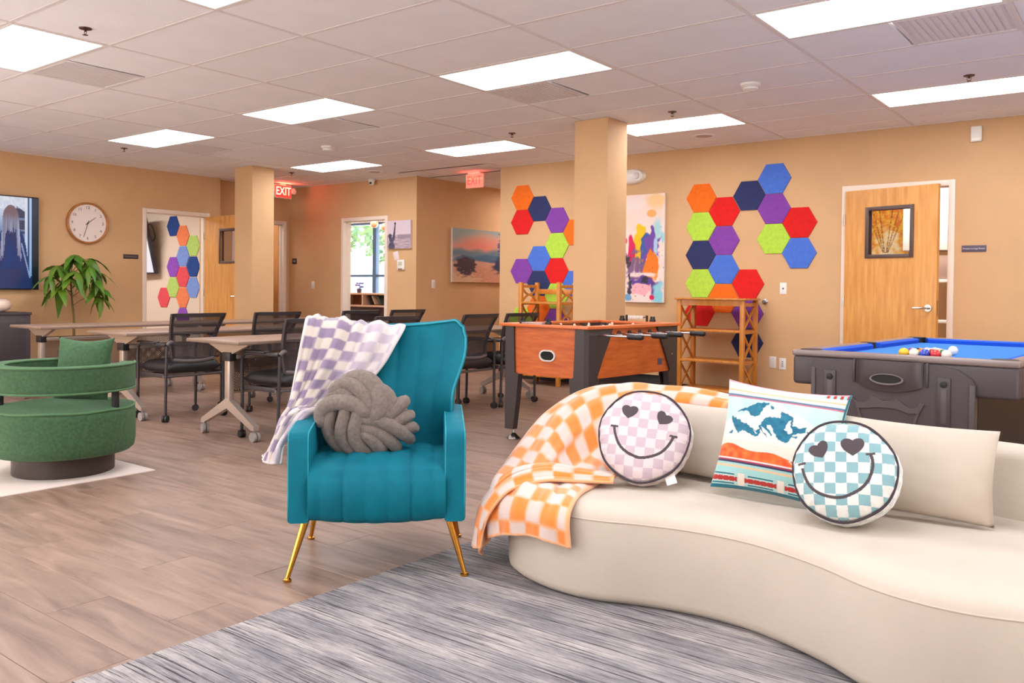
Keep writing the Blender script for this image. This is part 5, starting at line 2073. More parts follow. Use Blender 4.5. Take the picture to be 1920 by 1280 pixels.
cushion('green_pillow', .38, .42, .17, M_green, 'green pillow standing on the seat of the green barrel chair', place((-5.36, 2.60, .60), 30, 10, 0), pinch=.13, n=31, m=31)

# ------------------------------------------------------------------ teal armchair
M_teal = mat('teal_velvet', (0, 112, 130), .7, c2=(0, 96, 116), vscale=5, bump=.08, bscale=500, sheen=.12, spec=.2)  # random tone patches in the colour imitate the velvet's uneven sheen
M_tealp = mat('teal_piping', (10, 140, 158), .6, sheen=.4)
M_gold = mat('polished_brass', (206, 150, 66), .2, metal=1.0)
AC = Vector((-2.41, 2.30, 0))
ta = thing('teal_armchair', 'teal velvet wingback armchair with slim gold legs', 'armchair', AC, R(42.6))
# legs: feet are splayed
for (fx, fy, tx, ty, fz) in ((-.34, 0.0, -.275, .055, 0), (.34, 0.0, .275, .055, RZ), (-.33, .56, -.285, .49, 0), (.33, .56, .285, .49, 0)):
    P0, P1 = Vector((fx, fy, fz + .012)), Vector((tx, ty, .24))
    lg = MB().cyl(P0, P1, .0085, .017, n=14)
    lg.lathe([(.0, 0), (.014, 0), (.017, .004), (.016, .010), (.009, .014)], c=(fx, fy, fz), n=16)
    lg.build('leg', M_gold, ta, 50)
# seat block with channel fronts (rounded front bulge)
ns, nvv = 65, 26
SW = .262
pts = []
for j in range(nvv):
    s = j / (nvv - 1)
    # path: bottom front -> front -> top -> back
    if s < .10:
        y, z = .10 - .10 * (s / .10), .232
    elif s < .48:
        q = (s - .10) / .38
        y, z = -.0 - .030 * sin(pi * q * .9), .232 + .185 * q
    elif s < .62:
        q = (s - .48) / .14
        a = q * pi / 2
        y, z = .045 - .052 * cos(a) , .405 + .042 * sin(a)
    else:
        q = (s - .62) / .38
        y, z = .045 + .50 * q, .447 + .012 * sin(pi * q) - .015 * q
    for i in range(ns):
        u = (i / (ns - 1) - .5) * 2
        ch = abs(cos(u * pi * 3))          # six channels
        bul = .011 * (ch ** .45) - .006
        cr = 1 - .5 * abs(u) ** 4
        yy, zz = y, z
        if s < .62:
            yy -= bul + .018 * (1 - u * u)
            zz -= .012 * (1 - u * u) * (1 if s < .12 else 0)
        else:
            zz += bul + .016 * (1 - u * u)
        pts.append((u * SW, yy, zz))
MB().grid(pts, ns, nvv).build('seat_cushion', M_teal, ta, 60)
MB().box(-SW, SW, .03, .50, .225, .42, .01).build('seat_frame', M_teal, ta)


def arm(s):
    x0, x1 = (.258, .342)
    mb = MB()
    n = 14
    # profile in YZ, extruded in X with rounded edges
    prof = [(-.012, .226), (.50, .226), (.53, .55), (.50, .57)]
    top = []
    out = [(-.012, .226), (-.014, .40), (-.014, .545), (-.006, .566), (.015, .578), (.15, .590), (.30, .602), (.44, .612), (.52, .612), (.54, .58), (.52, .226)]
    e = .014
    c = Vector((0, .26, .40))
    rings = []
    for (x, ins) in ((x0, e), (x0 + e * .3, e * .3), (x0 + e, 0), (x1 - e, 0), (x1 - e * .3, e * .3), (x1, e)):
        r = []
        for (y, z) in out:
            r.append((s * x, y + (ins if y < .2 else -ins), z + (ins if z < .3 else -ins)))
        rings.append(r)
    k = len(out)
    vs = [v for r in rings for v in r]
    fs = []
    for r in range(len(rings) - 1):
        for i in range(k):
            fs.append((r * k + i, r * k + (i + 1) % k, (r + 1) * k + (i + 1) % k, (r + 1) * k + i))
    fs += [tuple(range(k)), tuple(range((len(rings) - 1) * k, len(rings) * k))[::-1]]
    mb.add(vs, fs)
    mb.build('arm', M_teal, ta, 35)
    for x in (x0 + .005, x1 - .005):
        P = [(s * x, y + (.005 if y < .2 else -.004), max(z - .004, .236)) for (y, z) in out[:9]]
        MB().tube(P, .0032, n=6, sub=2).build('arm_piping', M_tealp, ta, 180)


arm(-1)
arm(1)
# winged back
nb, mbk = 73, 30


def back_pt(u, v, side):
    # half width: narrow at seat, pinched, flaring to the wing tips
    hw = .285 + .012 * v + .055 * smooth01(.42, .80, v) - .012 * smooth01(.88, 1, v)
    z = .40 + v * (.555 + .030 * abs(u) ** 2.2 + .010 * u)
    z -= .035 * smooth01(.86, 1, abs(u)) ** 2 * smooth01(.8, 1, v)
    lean = .40 + .155 * v
    wing = .16 * (abs(u) ** 3.0) * smooth01(.05, .45, v) * (1 - .1 * v)
    th = .085 * (1 - .45 * abs(u) ** 4)
    if side > 0:   # front
        ch = abs(cos(u * pi * 3.5)) ** .45
        y = lean - wing + .014 - .014 * ch - .012 * sin(pi * v)
    else:
        y = lean - wing * .82 + th
    x = u * hw * (1 - .02 * (side < 0))
    return (x, y, z)


fr = [back_pt((i / (nb - 1) - .5) * 2, j / (mbk - 1), 1) for j in range(mbk) for i in range(nb)]
bk = [back_pt((i / (nb - 1) - .5) * 2, j / (mbk - 1), -1) for j in range(mbk) for i in range(nb)]
mb = MB().grid(fr, nb, mbk).grid(bk, nb, mbk)
N = nb * mbk
# rim with a rounded edge
loop = [(mbk - 1) * nb + i for i in range(nb)]
sideL = [j * nb for j in range(mbk)]
sideR = [j * nb + nb - 1 for j in range(mbk)]
bnd = sideL + loop[1:] + sideR[::-1][1:]
base = len(mb.v)
cen = Vector((0, .5, .65))
for q in (.33, .66):
    for idx in bnd:
        a, b = Vector(mb.v[idx]), Vector(mb.v[idx + N])
        p = a.lerp(b, q)
        o_ = Vector((p.x, 0, p.z - .65))
        o_.normalize()
        mb.v.append(tuple(p + o_ * .014))
K = len(bnd)
for i in range(K - 1):
    a0, a1 = bnd[i], bnd[i + 1]
    mb.f.append((a0, a1, base + i + 1, base + i))
    mb.f.append((base + i, base + i + 1, base + K + i + 1, base + K + i))
    mb.f.append((base + K + i, base + K + i + 1, a1 + N, a0 + N))
mb.build('wing_back', M_teal, ta, 60)
P = [Vector(mb.v[i]) + Vector((0, -.002, .004)) for i in bnd[4:-4]]
MB().tube(P, .0042, n=6).build('back_piping', M_tealp, ta, 180)


def ta_w(x, y, z):
    a = R(42.6)
    return Vector((AC.x + x * cos(a) - y * sin(a), AC.y + x * sin(a) + y * cos(a), z))


# knot cushion: thick padded cords over a ball, front = local -Y
M_knot = mat('grey_boucle', (134, 120, 112), .95, var=.12, vscale=70, bump=.6, bscale=380, sheen=.25)
kn = thing('knot_cushion', 'grey knotted cord cushion on the teal armchair', 'cushion', ta_w(-.05, .24, .605), R(42.6))
SCL = 1 / 7.527 / 437.0


def kz(px, pz, lift=0.0):
    x = (px - 815) * SCL
    z = (690 - pz) * SCL
    e = 1 - (x / .215) ** 2 - (z / .175) ** 2
    y = -sqrt(max(e, 0.0)) * .095 - lift
    if e < 0:
        y = .03
    return (x, y, z)


strands = [([(340, 560), (310, 680), (285, 800), (310, 920), (380, 1030), (480, 1110), (600, 1160)], 80, 0),
           ([(530, 560), (505, 700), (475, 840), (490, 980), (560, 1080), (650, 1150), (760, 1190)], 84, .004),
           ([(710, 560), (680, 700), (650, 840), (660, 960), (710, 1060), (780, 1130), (830, 1170)], 88, .008),
           ([(790, 900), (880, 960), (950, 1050), (990, 1140)], 92, .006),
           ([(760, 800), (900, 850), (1040, 930), (1140, 1030), (1190, 1110)], 84, .004),
           ([(760, 700), (900, 700), (1040, 740), (1170, 820), (1290, 910), (1370, 1000)], 80, .008),
           ([(960, 720), (1070, 640), (1180, 550), (1290, 480)], 88, -.004),
           ([(1100, 800), (1200, 740), (1280, 690), (1370, 665)], 74, -.006),
           ([(1220, 880), (1300, 850), (1380, 835), (1425, 850)], 74, -.008),
           ([(200, 740), (195, 640), (260, 540), (400, 480), (560, 480), (700, 520), (790, 600)], 92, .018),
           ([(300, 420), (400, 370), (500, 370), (600, 410)], 70, .004),
           ([(370, 320), (480, 250), (600, 250), (720, 320), (800, 430), (830, 540)], 92, .012),
           ([(560, 200), (700, 180), (830, 230), (920, 340), (960, 460), (950, 580), (900, 660)], 118, .006),
           ([(1000, 330), (1070, 420), (1080, 520), (1010, 630)], 100, -.004)]
for (P, r, lift) in strands:
    MB().tube([kz(a, b, lift) for a, b in P], r * SCL * 1.02, n=16, sub=4, round_end=True,
              radii=[r * SCL * q for q in (1.0, 1.14, 1.18, 1.14, 1.0)]).build('cord', M_knot, kn, 180)
mb = MB().lathe([(.9 * .17 * sin(pi * i / 14), -.17 * .9 * cos(pi * i / 14)) for i in range(15)], n=28)
mb.xf(Matrix.Translation((0, .01, -.015)) @ Matrix.Diagonal((1.08, .50, .80, 1)))
mb.build('core', M_knot, kn, 180)


# ------------------------------------------------------------------ draped throws
def drape(name, rows, label, m, checks, colA, colB, nsub=14, fold=.012, seed=0, thick=.007, ff=9.0, border=None, lift=0.0, du=None, dv=None, fade=None, fold_len=1.0):
    """rows: list of lists of world points (same length). Interpolated cloth with pleats, woven check pattern"""
    A = [catmull([Vector(p) for p in r], nsub) for r in rows]
    nu = len(A[0])
    B = []
    for i in range(nu):
        B.append(catmull([A[j][i] for j in range(len(A))], nsub))
    nv = len(B[0])
    P = [[B[i][j] for i in range(nu)] for j in range(nv)]
    # physical arc lengths for the weave
    U = [[0.0] * nu for _ in range(nv)]
    V = [[0.0] * nu for _ in range(nv)]
    for j in range(nv):
        for i in range(1, nu):
            U[j][i] = U[j][i - 1] + (P[j][i] - P[j][i - 1]).length
    for i in range(nu):
        for j in range(1, nv):
            V[j][i] = V[j - 1][i] + (P[j][i] - P[j - 1][i]).length
    mu = max(U[j][-1] for j in range(nv))
    mv = max(V[-1][i] for i in range(nu))
    av = sum(V[-1][i] for i in range(nu)) / nu
    au = sum(U[j][-1] for j in range(nv)) / nv
    mU = [sum(U[j][i] for j in range(nv)) / nv for i in range(nu)]
    mV = [sum(V[j][i] for i in range(nu)) / nu for j in range(nv)]
    Q, cols = [], []
    for j in range(nv):
        for i in range(nu):
            p = P[j][i]
            tu = P[j][min(i + 1, nu - 1)] - P[j][max(i - 1, 0)]
            tv = P[min(j + 1, nv - 1)][i] - P[max(j - 1, 0)][i]
            n_ = tu.cross(tv)
            n_ = n_.normalized() if n_.length > 1e-9 else Vector((0, 0, 1))
            s, t_ = i / (nu - 1), j / (nv - 1)
            w = noise.noise(Vector((s * ff, t_ * ff * .35 * fold_len, seed))) * fold + noise.noise(Vector((s * ff * 2.3, t_ * ff * .8, seed + 5))) * fold * .4
            q = p + n_ * (w + lift)
            q.z = max(q.z, .012)
            Q.append(q)
            # weave coordinate blends true arc length so squares stay near square
            cu, cv = mU[i], mV[j]
            a = (int(cu / checks + 100.0) + int(cv / checks + 100.0)) % 2
            e = min((cu / checks) % 1, 1 - (cu / checks) % 1, (cv / checks) % 1, 1 - (cv / checks) % 1)
            c = colA if a else colB
            if e < .05:
                c = mixc(c, mixc(colA, colB, .5), .6)
            if border and (i < 2 or i > nu - 3 or j < 2 or j > nv - 3):
                c = border
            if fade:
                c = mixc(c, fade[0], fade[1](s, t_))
            cols.append(c)
    mb = MB().grid(Q, nu, nv)
    me = mb.mesh(name)
    pigment(me, cols)
    o = link(name, me, m, None, 180)
    sol = o.modifiers.new('thickness', 'SOLIDIFY')
    sol.thickness = thick
    sol.offset = -1
    tag(o, label, 'blanket')
    return o


M_plush = mat_paint('plush_throw', .95, sheen=.5, bump=.5, bscale=320)


def tl(pts):
    return [ta_w(*p) for p in pts]


# purple check throw over the left wing, front face and hanging outside the left arm
rows = [tl([(-.30, .66, .50), (-.24, .67, .52), (-.16, .69, .55), (-.07, .70, .58), (.02, .70, .62)]),
        tl([(-.31, .60, .80), (-.24, .635, .82), (-.15, .655, .83), (-.06, .66, .84), (.04, .66, .85)]),
        tl([(-.325, .54, .985), (-.25, .59, .98), (-.16, .61, .965), (-.06, .62, .955), (.06, .615, .952)]),
        tl([(-.335, .42, 1.00), (-.26, .475, .99), (-.17, .505, .975), (-.06, .52, .965), (.085, .515, .960)]),
        tl([(-.345, .34, .92), (-.28, .385, .91), (-.19, .43, .90), (-.09, .455, .885), (.045, .465, .88)]),
        tl([(-.36, .30, .80), (-.31, .325, .80), (-.23, .365, .80), (-.13, .41, .79), (-.01, .445, .79)]),
        tl([(-.375, .27, .695), (-.34, .275, .70), (-.28, .30, .705), (-.20, .345, .70), (-.09, .41, .70)]),
        tl([(-.39, .24, .625), (-.365, .235, .635), (-.32, .245, .64), (-.26, .28, .63), (-.16, .35, .61)]),
        tl([(-.405, .20, .555), (-.40, .185, .57), (-.375, .18, .60), (-.335, .20, .625), (-.27, .25, .618)]),
        tl([(-.445, .22, .47), (-.44, .19, .48), (-.425, .16, .495), (-.40, .15, .51), (-.365, .16, .53)]),
        tl([(-.475, .24, .435), (-.47, .20, .43), (-.45, .16, .425), (-.42, .13, .425), (-.385, .12, .43)])]
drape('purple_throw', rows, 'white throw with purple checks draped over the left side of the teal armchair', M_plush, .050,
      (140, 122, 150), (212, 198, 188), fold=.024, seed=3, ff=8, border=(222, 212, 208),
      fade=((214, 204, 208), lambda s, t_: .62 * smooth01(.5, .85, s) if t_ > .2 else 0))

# ------------------------------------------------------------------ cream curved sofa
M_sofa = mat('cream_sofa_linen', (199, 186, 171), .9, bump=.22, bscale=620, var=.025, vscale=3, sheen=.15)
sofa = thing('curved_sofa', 'large cream kidney-shaped sofa on the grey rug', 'sofa', (0, 0, 0))
outl = [(-2.13, 2.82), (-2.09, 2.725), (-2.0, 2.655), (-1.87, 2.605), (-1.73, 2.585), (-1.60, 2.60), (-1.46, 2.65), (-1.28, 2.69), (-1.1, 2.69), (-.95, 2.65), (-.8, 2.585), (-.66, 2.50),
        (-.52, 2.455), (-.36, 2.455), (-.18, 2.53), (-.02, 2.70), (.07, 2.92), (.06, 3.18), (-.06, 3.42), (-.28, 3.57), (-.6, 3.62), (-1.0, 3.60), (-1.4, 3.62), (-1.75, 3.62), (-2.03, 3.54), (-2.2, 3.38), (-2.25, 3.17), (-2.2, 2.98)]
O = [Vector((x, y, 0)) for x, y in outl]
O = catmull(O, 6, True)
K = len(O)
nrm = []
for i in range(K):
    t_ = (O[(i + 1) % K] - O[i - 1]).normalized()
    nrm.append(Vector((-t_.y, t_.x, 0)))
area_s = sum(O[i].x * O[(i + 1) % K].y - O[(i + 1) % K].x * O[i].y for i in range(K))
sg = 1 if area_s > 0 else -1
nrm = [v * sg for v in nrm]     # inward
lev = [(.012, .025), (.03, .004), (.05, .0), (.18, -.004), (.29, .0), (.306, .004)]
lev2 = [(.306, .004), (.322, .010), (.338, .028), (.348, .055), (.353, .10)]


def band(levels):
    vs = []
    for (z, ins) in levels:
        vs += [O[i] + nrm[i] * ins + Vector((0, 0, z)) for i in range(K)]
    fs = []
    for r in range(len(levels) - 1):
        for i in range(K):
            fs.append((r * K + i, r * K + (i + 1) % K, (r + 1) * K + (i + 1) % K, (r + 1) * K + i))
    return vs, fs


vs, fs = band(lev)
MB().add(vs, fs + [tuple(range(K))]).build('sofa_base', M_sofa, sofa, 60)
vs, fs = band(lev2)
MB().add(vs, fs + [tuple(range((len(lev2) - 1) * K, len(lev2) * K))]).build('seat_cushion', M_sofa, sofa, 60)
MB().tube([O[i] + nrm[i] * .0045 + Vector((0, 0, .306)) for i in range(K)], .0035, n=6, closed=True).build('seat_seam', mat('cream_seam', (200, 183, 168), .9), sofa, 180)
MB().add([O[i] + nrm[i] * .05 + Vector((0, 0, .010)) for i in range(K)] + [O[i] + nrm[i] * .05 + Vector((0, 0, .02)) for i in range(K)], [tuple(range(K)), tuple(range(K, 2 * K))] + [(i, (i + 1) % K, K + (i + 1) % K, K + i) for i in range(K)]).build('plinth', M_black, sofa, 0)
# backrest: swept rounded wall whose height tapers to the left front
bpth = [(-2.135, 2.90, .37, .05), (-2.165, 3.02, .42, .07), (-2.165, 3.15, .49, .085), (-2.13, 3.28, .555, .09), (-2.05, 3.40, .60, .095), (-1.92, 3.475, .635, .095), (-1.7, 3.51, .66, .095), (-1.4, 3.51, .655, .095),
        (-1.0, 3.49, .625, .095), (-.6, 3.51, .60, .095), (-.30, 3.46, .595, .095), (-.11, 3.33, .58, .09), (-.035, 3.15, .54, .085), (-.04, 2.98, .46, .07)]
pp = [Vector((a, b, c)) for a, b, c, d in bpth]
PP = catmull(pp, 6)
ww = [lerp_list([d for a, b, c, d in bpth], i / (len(PP) - 1)) for i in range(len(PP))]
vs = []
npf = 16
for i, p in enumerate(PP):
    a, b = PP[max(i - 1, 0)], PP[min(i + 1, len(PP) - 1)]
    t_ = Vector((b.x - a.x, b.y - a.y, 0)).normalized()
    side = Vector((-t_.y, t_.x, 0))
    w, h = ww[i], p.z
    rr = min(.06, (h - .33) * .9)
    for k in range(npf):
        q = k / (npf - 1)
        a_ = pi * q
        ex, ez = cos(a_), sin(a_)
        x = w * (abs(ex) ** .6) * (1 if ex > 0 else -1)
        z = .32 if k in (0, npf - 1) else h - rr + rr * (abs(ez) ** .7)
        vs.append(Vector((p.x, p.y, 0)) + side * x + Vector((0, 0, z)))
mb = MB()
fs = []
for i in range(len(PP) - 1):
    for k in range(npf - 1):
        fs.append((i * npf + k, i * npf + k + 1, (i + 1) * npf + k + 1, (i + 1) * npf + k))
fs += [tuple(range(npf)), tuple(range((len(PP) - 1) * npf, len(PP) * npf))]
mb.add(vs, fs).build('backrest', M_sofa, sofa, 60)

# ------------------------------------------------------------------ sofa pillows
SZ = .358
cushion('beige_pillow', .52, .32, .15, M_sofa, 'plain cream rectangular pillow at the right end of the sofa', place((-.69, 3.20, SZ + .165), 5, 14, 1.5), n=31, m=31, pinch=.05, power=.42)
cushion('beige_pillow', .50, .30, .14, M_sofa, 'plain cream rectangular pillow tucked behind the lilac smiley pillow', place((-1.56, 3.29, SZ + .155), -3, 14, 1), n=31, m=31, pinch=.05, power=.42)

TEAL, AQ, CR, OR, NV, RD, SAND, PK = (20, 104, 122), (150, 194, 192), (222, 208, 196), (218, 74, 26), (48, 42, 82), (170, 40, 36), (218, 182, 142), (186, 104, 124)


def cr2(px, py):
    """position on the pillow face from its corner frame"""
    y = 1 - (py - 60 - (px - 370) * .05) / (1060.0 + (px - 370) * .08)
    x0 = 75 + (370 - 75) * y
    return ((px - x0) / 1335.0, y)


PEAKS = [[cr2(*q) for q in P] for P in (
    [(470, 385), (600, 345), (740, 290), (870, 280), (800, 345), (730, 430), (660, 425), (610, 370), (500, 388)],
    [(390, 425), (480, 455), (600, 505), (700, 565), (760, 540), (730, 625), (620, 595), (540, 560), (480, 590), (440, 530), (400, 480)],
    [(740, 520), (800, 450), (870, 425), (975, 430), (990, 368), (1060, 380), (1115, 420), (1105, 500), (1160, 520), (1245, 500), (1235, 550), (1110, 580), (1065, 625), (1020, 665), (955, 645), (900, 600), (830, 620), (770, 570)],
    [(1240, 540), (1340, 560), (1430, 640), (1445, 700), (1380, 650), (1330, 590), (1250, 570)],
    [(1090, 600), (1150, 590), (1130, 615), (1080, 612)], [(350, 590), (400, 560), (420, 580), (370, 600)], [(870, 310), (910, 320), (915, 350), (880, 345)])]
SNOW = [[cr2(*q) for q in P] for P in (
    [(1010, 540), (1040, 490), (1085, 445), (1090, 560), (1060, 580)], [(830, 510), (870, 500), (925, 620), (890, 610), (850, 560)],
    [(760, 520), (800, 540), (890, 625), (850, 620), (790, 570)], [(670, 560), (720, 590), (700, 600)])]


def inside(x, y, pg):
    r = False
    n = len(pg)
    j = n - 1
    for i in range(n):
        xi, yi = pg[i]
        xj, yj = pg[j]
        if (yi > y) != (yj > y) and x < (xj - xi) * (y - yi) / (yj - yi + 1e-12) + xi:
            r = not r
        j = i
    return r


def southwest(u, v, side):
    if side > 0:
        return AQ
    x, y = (u + 1) / 2, (v + 1) / 2
    n1 = noise.noise(Vector((x * 7, 3.3, 0)))
    n2 = noise.noise(Vector((x * 22, y * 22, 4)))
    # border blocks at the bottom
    if y < .035 or x > .985:
        return TEAL
    if y < .155:
        yy = abs(y - .095)
        ph = (x * 3.1 + .15) % 1
        d = abs(ph - .5)
        if yy < .032 * (1 - abs((ph * 6) % 1 - .5) * 1.0) and .10 < ph < .90:
            return RD if yy < .022 else CR
        if .035 < yy < .05 and .18 < ph < .82:
            return TEAL
        if ph < .08 or ph > .92:
            return CR
        return mixc(AQ, CR, .2)
    if y < .205:
        return mixc(AQ, (150, 200, 200), .4)
    if y < .225:
        return SAND
    if y < .245:
        return AQ
    if y < .262:
        return NV
    if y < .275:
        return (160, 54, 70)
    if y < .290:
        return (214, 206, 206)
    ridge = .385 + .030 * sin(x * 7 + .5) + .018 * sin(x * 15) - .05 * abs(x - .5)
    if y < ridge:
        # geometric triangles at right
        if x > .60:
            for (cx, s) in ((.70, .09), (.80, .075)):
                d = abs(x - cx) + abs(y - .335) * 1.25
                if .048 < d < .060 or d < .022:
                    return CR
        return mixc(OR, (246, 116, 50), .5 + n2)
    # mountain
    if y < .455:
        return CR
    wx = x + .010 * noise.noise(Vector((x * 40, y * 40, 1))) + .008 * n2
    wy = y + .012 * noise.noise(Vector((x * 45, y * 45, 6)))
    for pg in SNOW:
        if inside(wx, wy, pg):
            return (226, 226, 216)
    for pg in PEAKS:
        if inside(wx, wy, pg):
            return mixc((36, 120, 146), (24, 98, 126), .5 + n2)
    ridge2 = .60 + .22 * (1 - abs(x - .48) * 2.2) + .02 * n1
    if y < max(.52, ridge2):
        return mixc(CR, (214, 222, 220), .4)
    if y < .84:
        return mixc((172, 206, 202), (190, 210, 204), .5 + n1)
    if y < .852:
        return PK
    if y < .868:
        return (84, 112, 140)
    if y < .90:
        return (190, 224, 222)
    if y < .915:
        return SAND
    if y < .935:
        return CR
    if y < .95:
        return (196, 206, 220)
    if x > .80 and .95 < y < .985:
        return RD if int(x * 40) % 2 else AQ
    return mixc(AQ, CR, .5) if y < .985 else (214, 140, 160)


M_woven = mat_paint('woven_pillow', .9, sheen=.2, bump=.4, bscale=260)
cushion('landscape_pillow', .465, .425, .15, M_woven, 'square pillow with a blue snowy mountain, orange hills and patterned stripes', place((-1.135, 3.13, SZ + .212), 3, 17, 3.5), fn=southwest, n=301, m=301, pinch=.085, power=.5)


def heart(x, y, cx, cy, s, rot):
    a = R(rot)
    dx, dy = (x - cx) / s, (y - cy) / s
    X, Y = dx * cos(a) + dy * sin(a), -dx * sin(a) + dy * cos(a)
    Y = Y * 1.15 + .15
    return (X * X + Y * Y - 1) ** 3 - X * X * Y ** 3 * 1.6 < 0


def smiley(CA, CB, ink, eyes, smile):
    def f(x, y):
        for (cx, cy, s, rot) in eyes:
            if heart(x, y, cx, cy, s, rot):
                return ink
        (sx, sy, r, wd, a0, a1, tilt) = smile
        a = R(tilt)
        X, Y = (x - sx) * cos(a) + (y - sy) * sin(a), -(x - sx) * sin(a) + (y - sy) * cos(a)
        rr = sqrt(X * X + Y * Y)
        an = math.degrees(math.atan2(Y, X))
        if abs(rr - r) < wd and a0 < an < a1:
            return ink
        for aa in (a0, a1):
            ex, ey = cos(R(aa)) * r, sin(R(aa)) * r
            if abs(X - ex) < .085 and abs(Y - ey - .02) < .024:
                return ink
        q = .212
        return CA if (int(x / q + 50.5) + int(y / q + 50.5)) % 2 else CB
    return f


def round_pillow(name, rad, t, M, fn, label, edge, seed, ring_off=(0, 0)):
    """puffy disc in XZ, front -Y, seam piping, gusset"""
    nr, na = 120, 440
    P, cols = [], []
    for side in (-1, 1):
        for j in range(nr + 1):
            r = j / nr
            for i in range(na):
                a = 2 * pi * i / na
                wob = 1 + .012 * sin(3 * a + seed) + .008 * sin(7 * a)
                puck = .006 * abs(sin(a * 13 + seed)) * smooth01(.8, 1, r)
                dome = sqrt(max(0.0, 1 - r ** 2.6))
                y = side * (t * .26 + t * .27 * dome) if True else 0
                x = cos(a) * r * rad * wob
                z = sin(a) * r * rad * wob * 1.0
                P.append((x, y - puck * side, z))
                cols.append(fn(cos(a) * r, sin(a) * r) if side < 0 else mixc(edge, (255, 255, 255), .1))
    mb = MB()
    n1 = (nr + 1) * na
    mb.grid(P[:n1], na, nr + 1, closed_u=True)
    mb.grid(P[n1:], na, nr + 1, closed_u=True)
    # gusset between the two seams
    G, gc_ = [], []
    for k in range(7):
        q = k / 6
        for i in range(na):
            a = 2 * pi * i / na
            wob = 1 + .012 * sin(3 * a + seed) + .008 * sin(7 * a)
            bul = 1 + .060 * sin(pi * q) - .012 * abs(sin(a * 13 + seed)) * sin(pi * q)
            G.append((cos(a) * rad * wob * bul, -t * .26 + t * .52 * q, sin(a) * rad * wob * 1.0 * bul))
            gc_.append(fn(cos(a) * (1 + q * .3), sin(a) * (1 + q * .3)) if False else mixc(edge, (250, 244, 240), .5 if (int(a / (2 * pi) * 38) + int(q * 2)) % 2 else 0))
    mb.grid(G, na, 7, closed_u=True)
    cols += gc_
    me = mb.mesh(name)
    pigment(me, cols)
    weld(me, .00005)
    t_ = bpy.data.objects.new(name, None)
    col.objects.link(t_)
    t_.matrix_world = M
    tag(t_, label, 'pillow')
    link('pillow_body', me, mat_paint('plush_print', .95, sheen=.25, bump=.35, bscale=300), t_, 180)
    P = []
    for i in range(72):
        a = 2 * pi * i / 72
        wob = 1 + .012 * sin(3 * a + seed) + .008 * sin(7 * a)
        P.append((cos(a) * rad * wob * 1.004, -t * .265, sin(a) * rad * wob * 1.04))
    MB().tube(P, .0042, n=8, closed=True).build('dark_piping', mat('pillow_ink', (62, 52, 58), .9), t_, 180)
    return t_


INK = (74, 64, 68)
s1 = round_pillow('smiley_pillow', .180, .16, place((-1.655, 3.05, SZ + .178), 20, 25, 3),
                  smiley((194, 174, 184), (218, 202, 204), INK, [(-.34, .44, .155, -4), (.42, .36, .15, -28)], (.03, .12, .66, .030, -172, -8, -4)),
                  'round lilac checked smiley pillow with heart eyes, left one', (208, 190, 188), .4)
MB().box(-.02, .02, -.002, 0, -.045, 0, 0, m=Matrix.Rotation(R(-24), 4, 'Y')).build('fabric_tag', mat('white_tag', (240, 232, 230), .7), s1, 0, loc=(.115, -.03, -.135))
s2 = round_pillow('smiley_pillow', .164, .17, place((-.842, 2.955, SZ + .163), 5, 25, -6),
                  smiley((128, 168, 174), (216, 214, 208), INK, [(-.42, .34, .17, 24), (.22, .42, .19, 2)], (-.10, .08, .68, .030, -186, 8, 8)),
                  'round pale blue checked smiley pillow with heart eyes, right one', (200, 204, 200), 1.7)

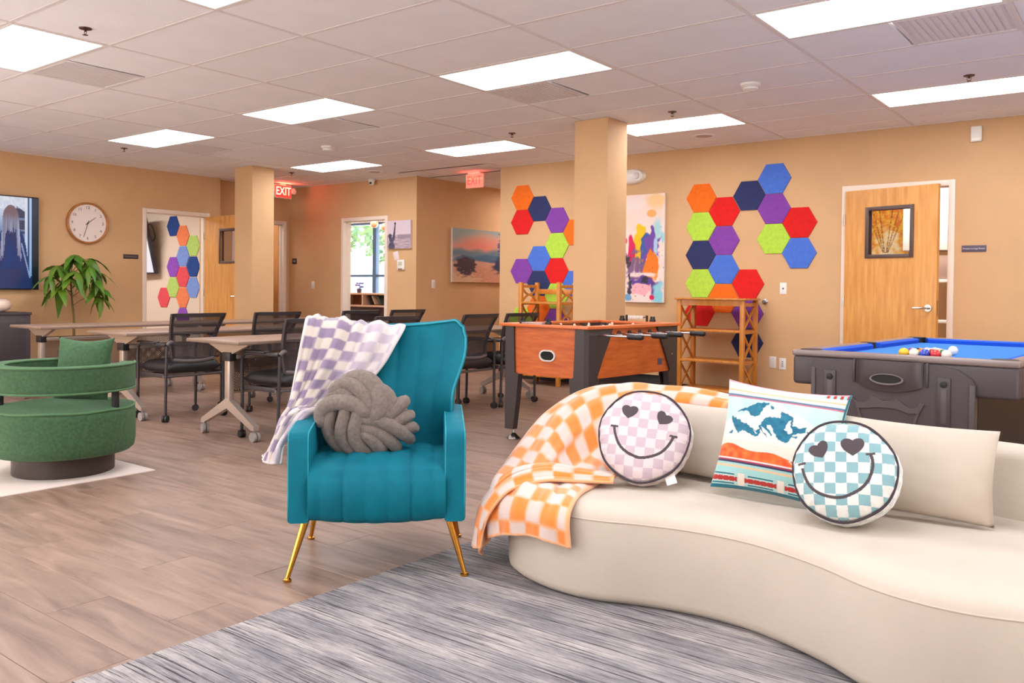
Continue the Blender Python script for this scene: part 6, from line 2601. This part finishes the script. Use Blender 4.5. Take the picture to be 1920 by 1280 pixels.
# ------------------------------------------------------------------ orange throw on the sofa
rows = [[(-1.41, 3.66, .50), (-1.42, 3.61, .63), (-1.44, 3.52, .668), (-1.45, 3.43, .655), (-1.47, 3.385, .60), (-1.47, 3.375, .54)],
        [(-1.62, 3.68, .44), (-1.63, 3.625, .64), (-1.64, 3.52, .685), (-1.65, 3.42, .67), (-1.66, 3.38, .60), (-1.66, 3.37, .52)],
        [(-1.82, 3.67, .42), (-1.82, 3.61, .64), (-1.82, 3.51, .685), (-1.80, 3.40, .665), (-1.78, 3.35, .58), (-1.76, 3.31, .46)],
        [(-2.02, 3.60, .40), (-2.02, 3.55, .65), (-1.98, 3.47, .69), (-1.91, 3.37, .66), (-1.86, 3.30, .54), (-1.80, 3.22, .385)],
        [(-2.22, 3.45, .36), (-2.20, 3.42, .62), (-2.13, 3.37, .655), (-2.04, 3.28, .615), (-1.94, 3.20, .48), (-1.83, 3.10, .368)],
        [(-2.31, 3.26, .29), (-2.28, 3.24, .53), (-2.20, 3.21, .57), (-2.08, 3.14, .54), (-1.96, 3.07, .42), (-1.80, 2.99, .366)],
        [(-2.31, 3.04, .22), (-2.27, 3.03, .42), (-2.18, 3.01, .465), (-2.07, 2.97, .46), (-1.95, 2.91, .39), (-1.77, 2.86, .364)],
        [(-2.25, 2.85, .17), (-2.22, 2.84, .345), (-2.14, 2.83, .395), (-2.02, 2.80, .39), (-1.90, 2.77, .372), (-1.74, 2.72, .362)],
        [(-2.19, 2.70, .13), (-2.165, 2.685, .30), (-2.08, 2.67, .36), (-1.95, 2.64, .358), (-1.83, 2.62, .355), (-1.70, 2.605, .35)],
        [(-2.17, 2.65, .10), (-2.14, 2.625, .22), (-2.06, 2.60, .27), (-1.94, 2.575, .29), (-1.82, 2.560, .30), (-1.685, 2.555, .30)],
        [(-2.16, 2.64, .06), (-2.12, 2.61, .13), (-2.05, 2.59, .17), (-1.94, 2.57, .20), (-1.82, 2.557, .215), (-1.675, 2.548, .205)]]
OA, OB = (238, 132, 46), (216, 192, 182)
drape('orange_throw', rows, 'orange and white checked throw draped over the left end of the cream sofa', M_plush, .082, OA, OB, fold=.026, seed=11, ff=7, border=(236, 170, 120), thick=.010)
# the folded-over layer of the same throw
fold_rows = [[(-1.74, 2.98, .385), (-1.72, 2.93, .392), (-1.70, 2.88, .375)],
             [(-1.85, 2.92, .40), (-1.84, 2.86, .405), (-1.80, 2.80, .378)],
             [(-1.97, 2.82, .425), (-1.95, 2.76, .42), (-1.90, 2.71, .385)],
             [(-2.08, 2.72, .40), (-2.05, 2.67, .385), (-2.00, 2.63, .35)],
             [(-2.15, 2.64, .30), (-2.11, 2.60, .29), (-2.05, 2.575, .28)],
             [(-2.175, 2.61, .20), (-2.13, 2.575, .20), (-2.08, 2.555, .20)],
             [(-2.175, 2.60, .12), (-2.135, 2.565, .115), (-2.09, 2.55, .125)]]
o = drape('throw_fold', fold_rows, '', M_plush, .082, OA, OB, fold=.014, seed=23, ff=5, border=(236, 170, 120), thick=.010)
del o['category'], o['label']
thr = bpy.data.objects['orange_throw']
o.parent = thr

# ------------------------------------------------------------------ tidy up: nothing above top level may carry an empty label
for o in col.objects:
    if 'label' in o and not o['label']:
        del o['label']
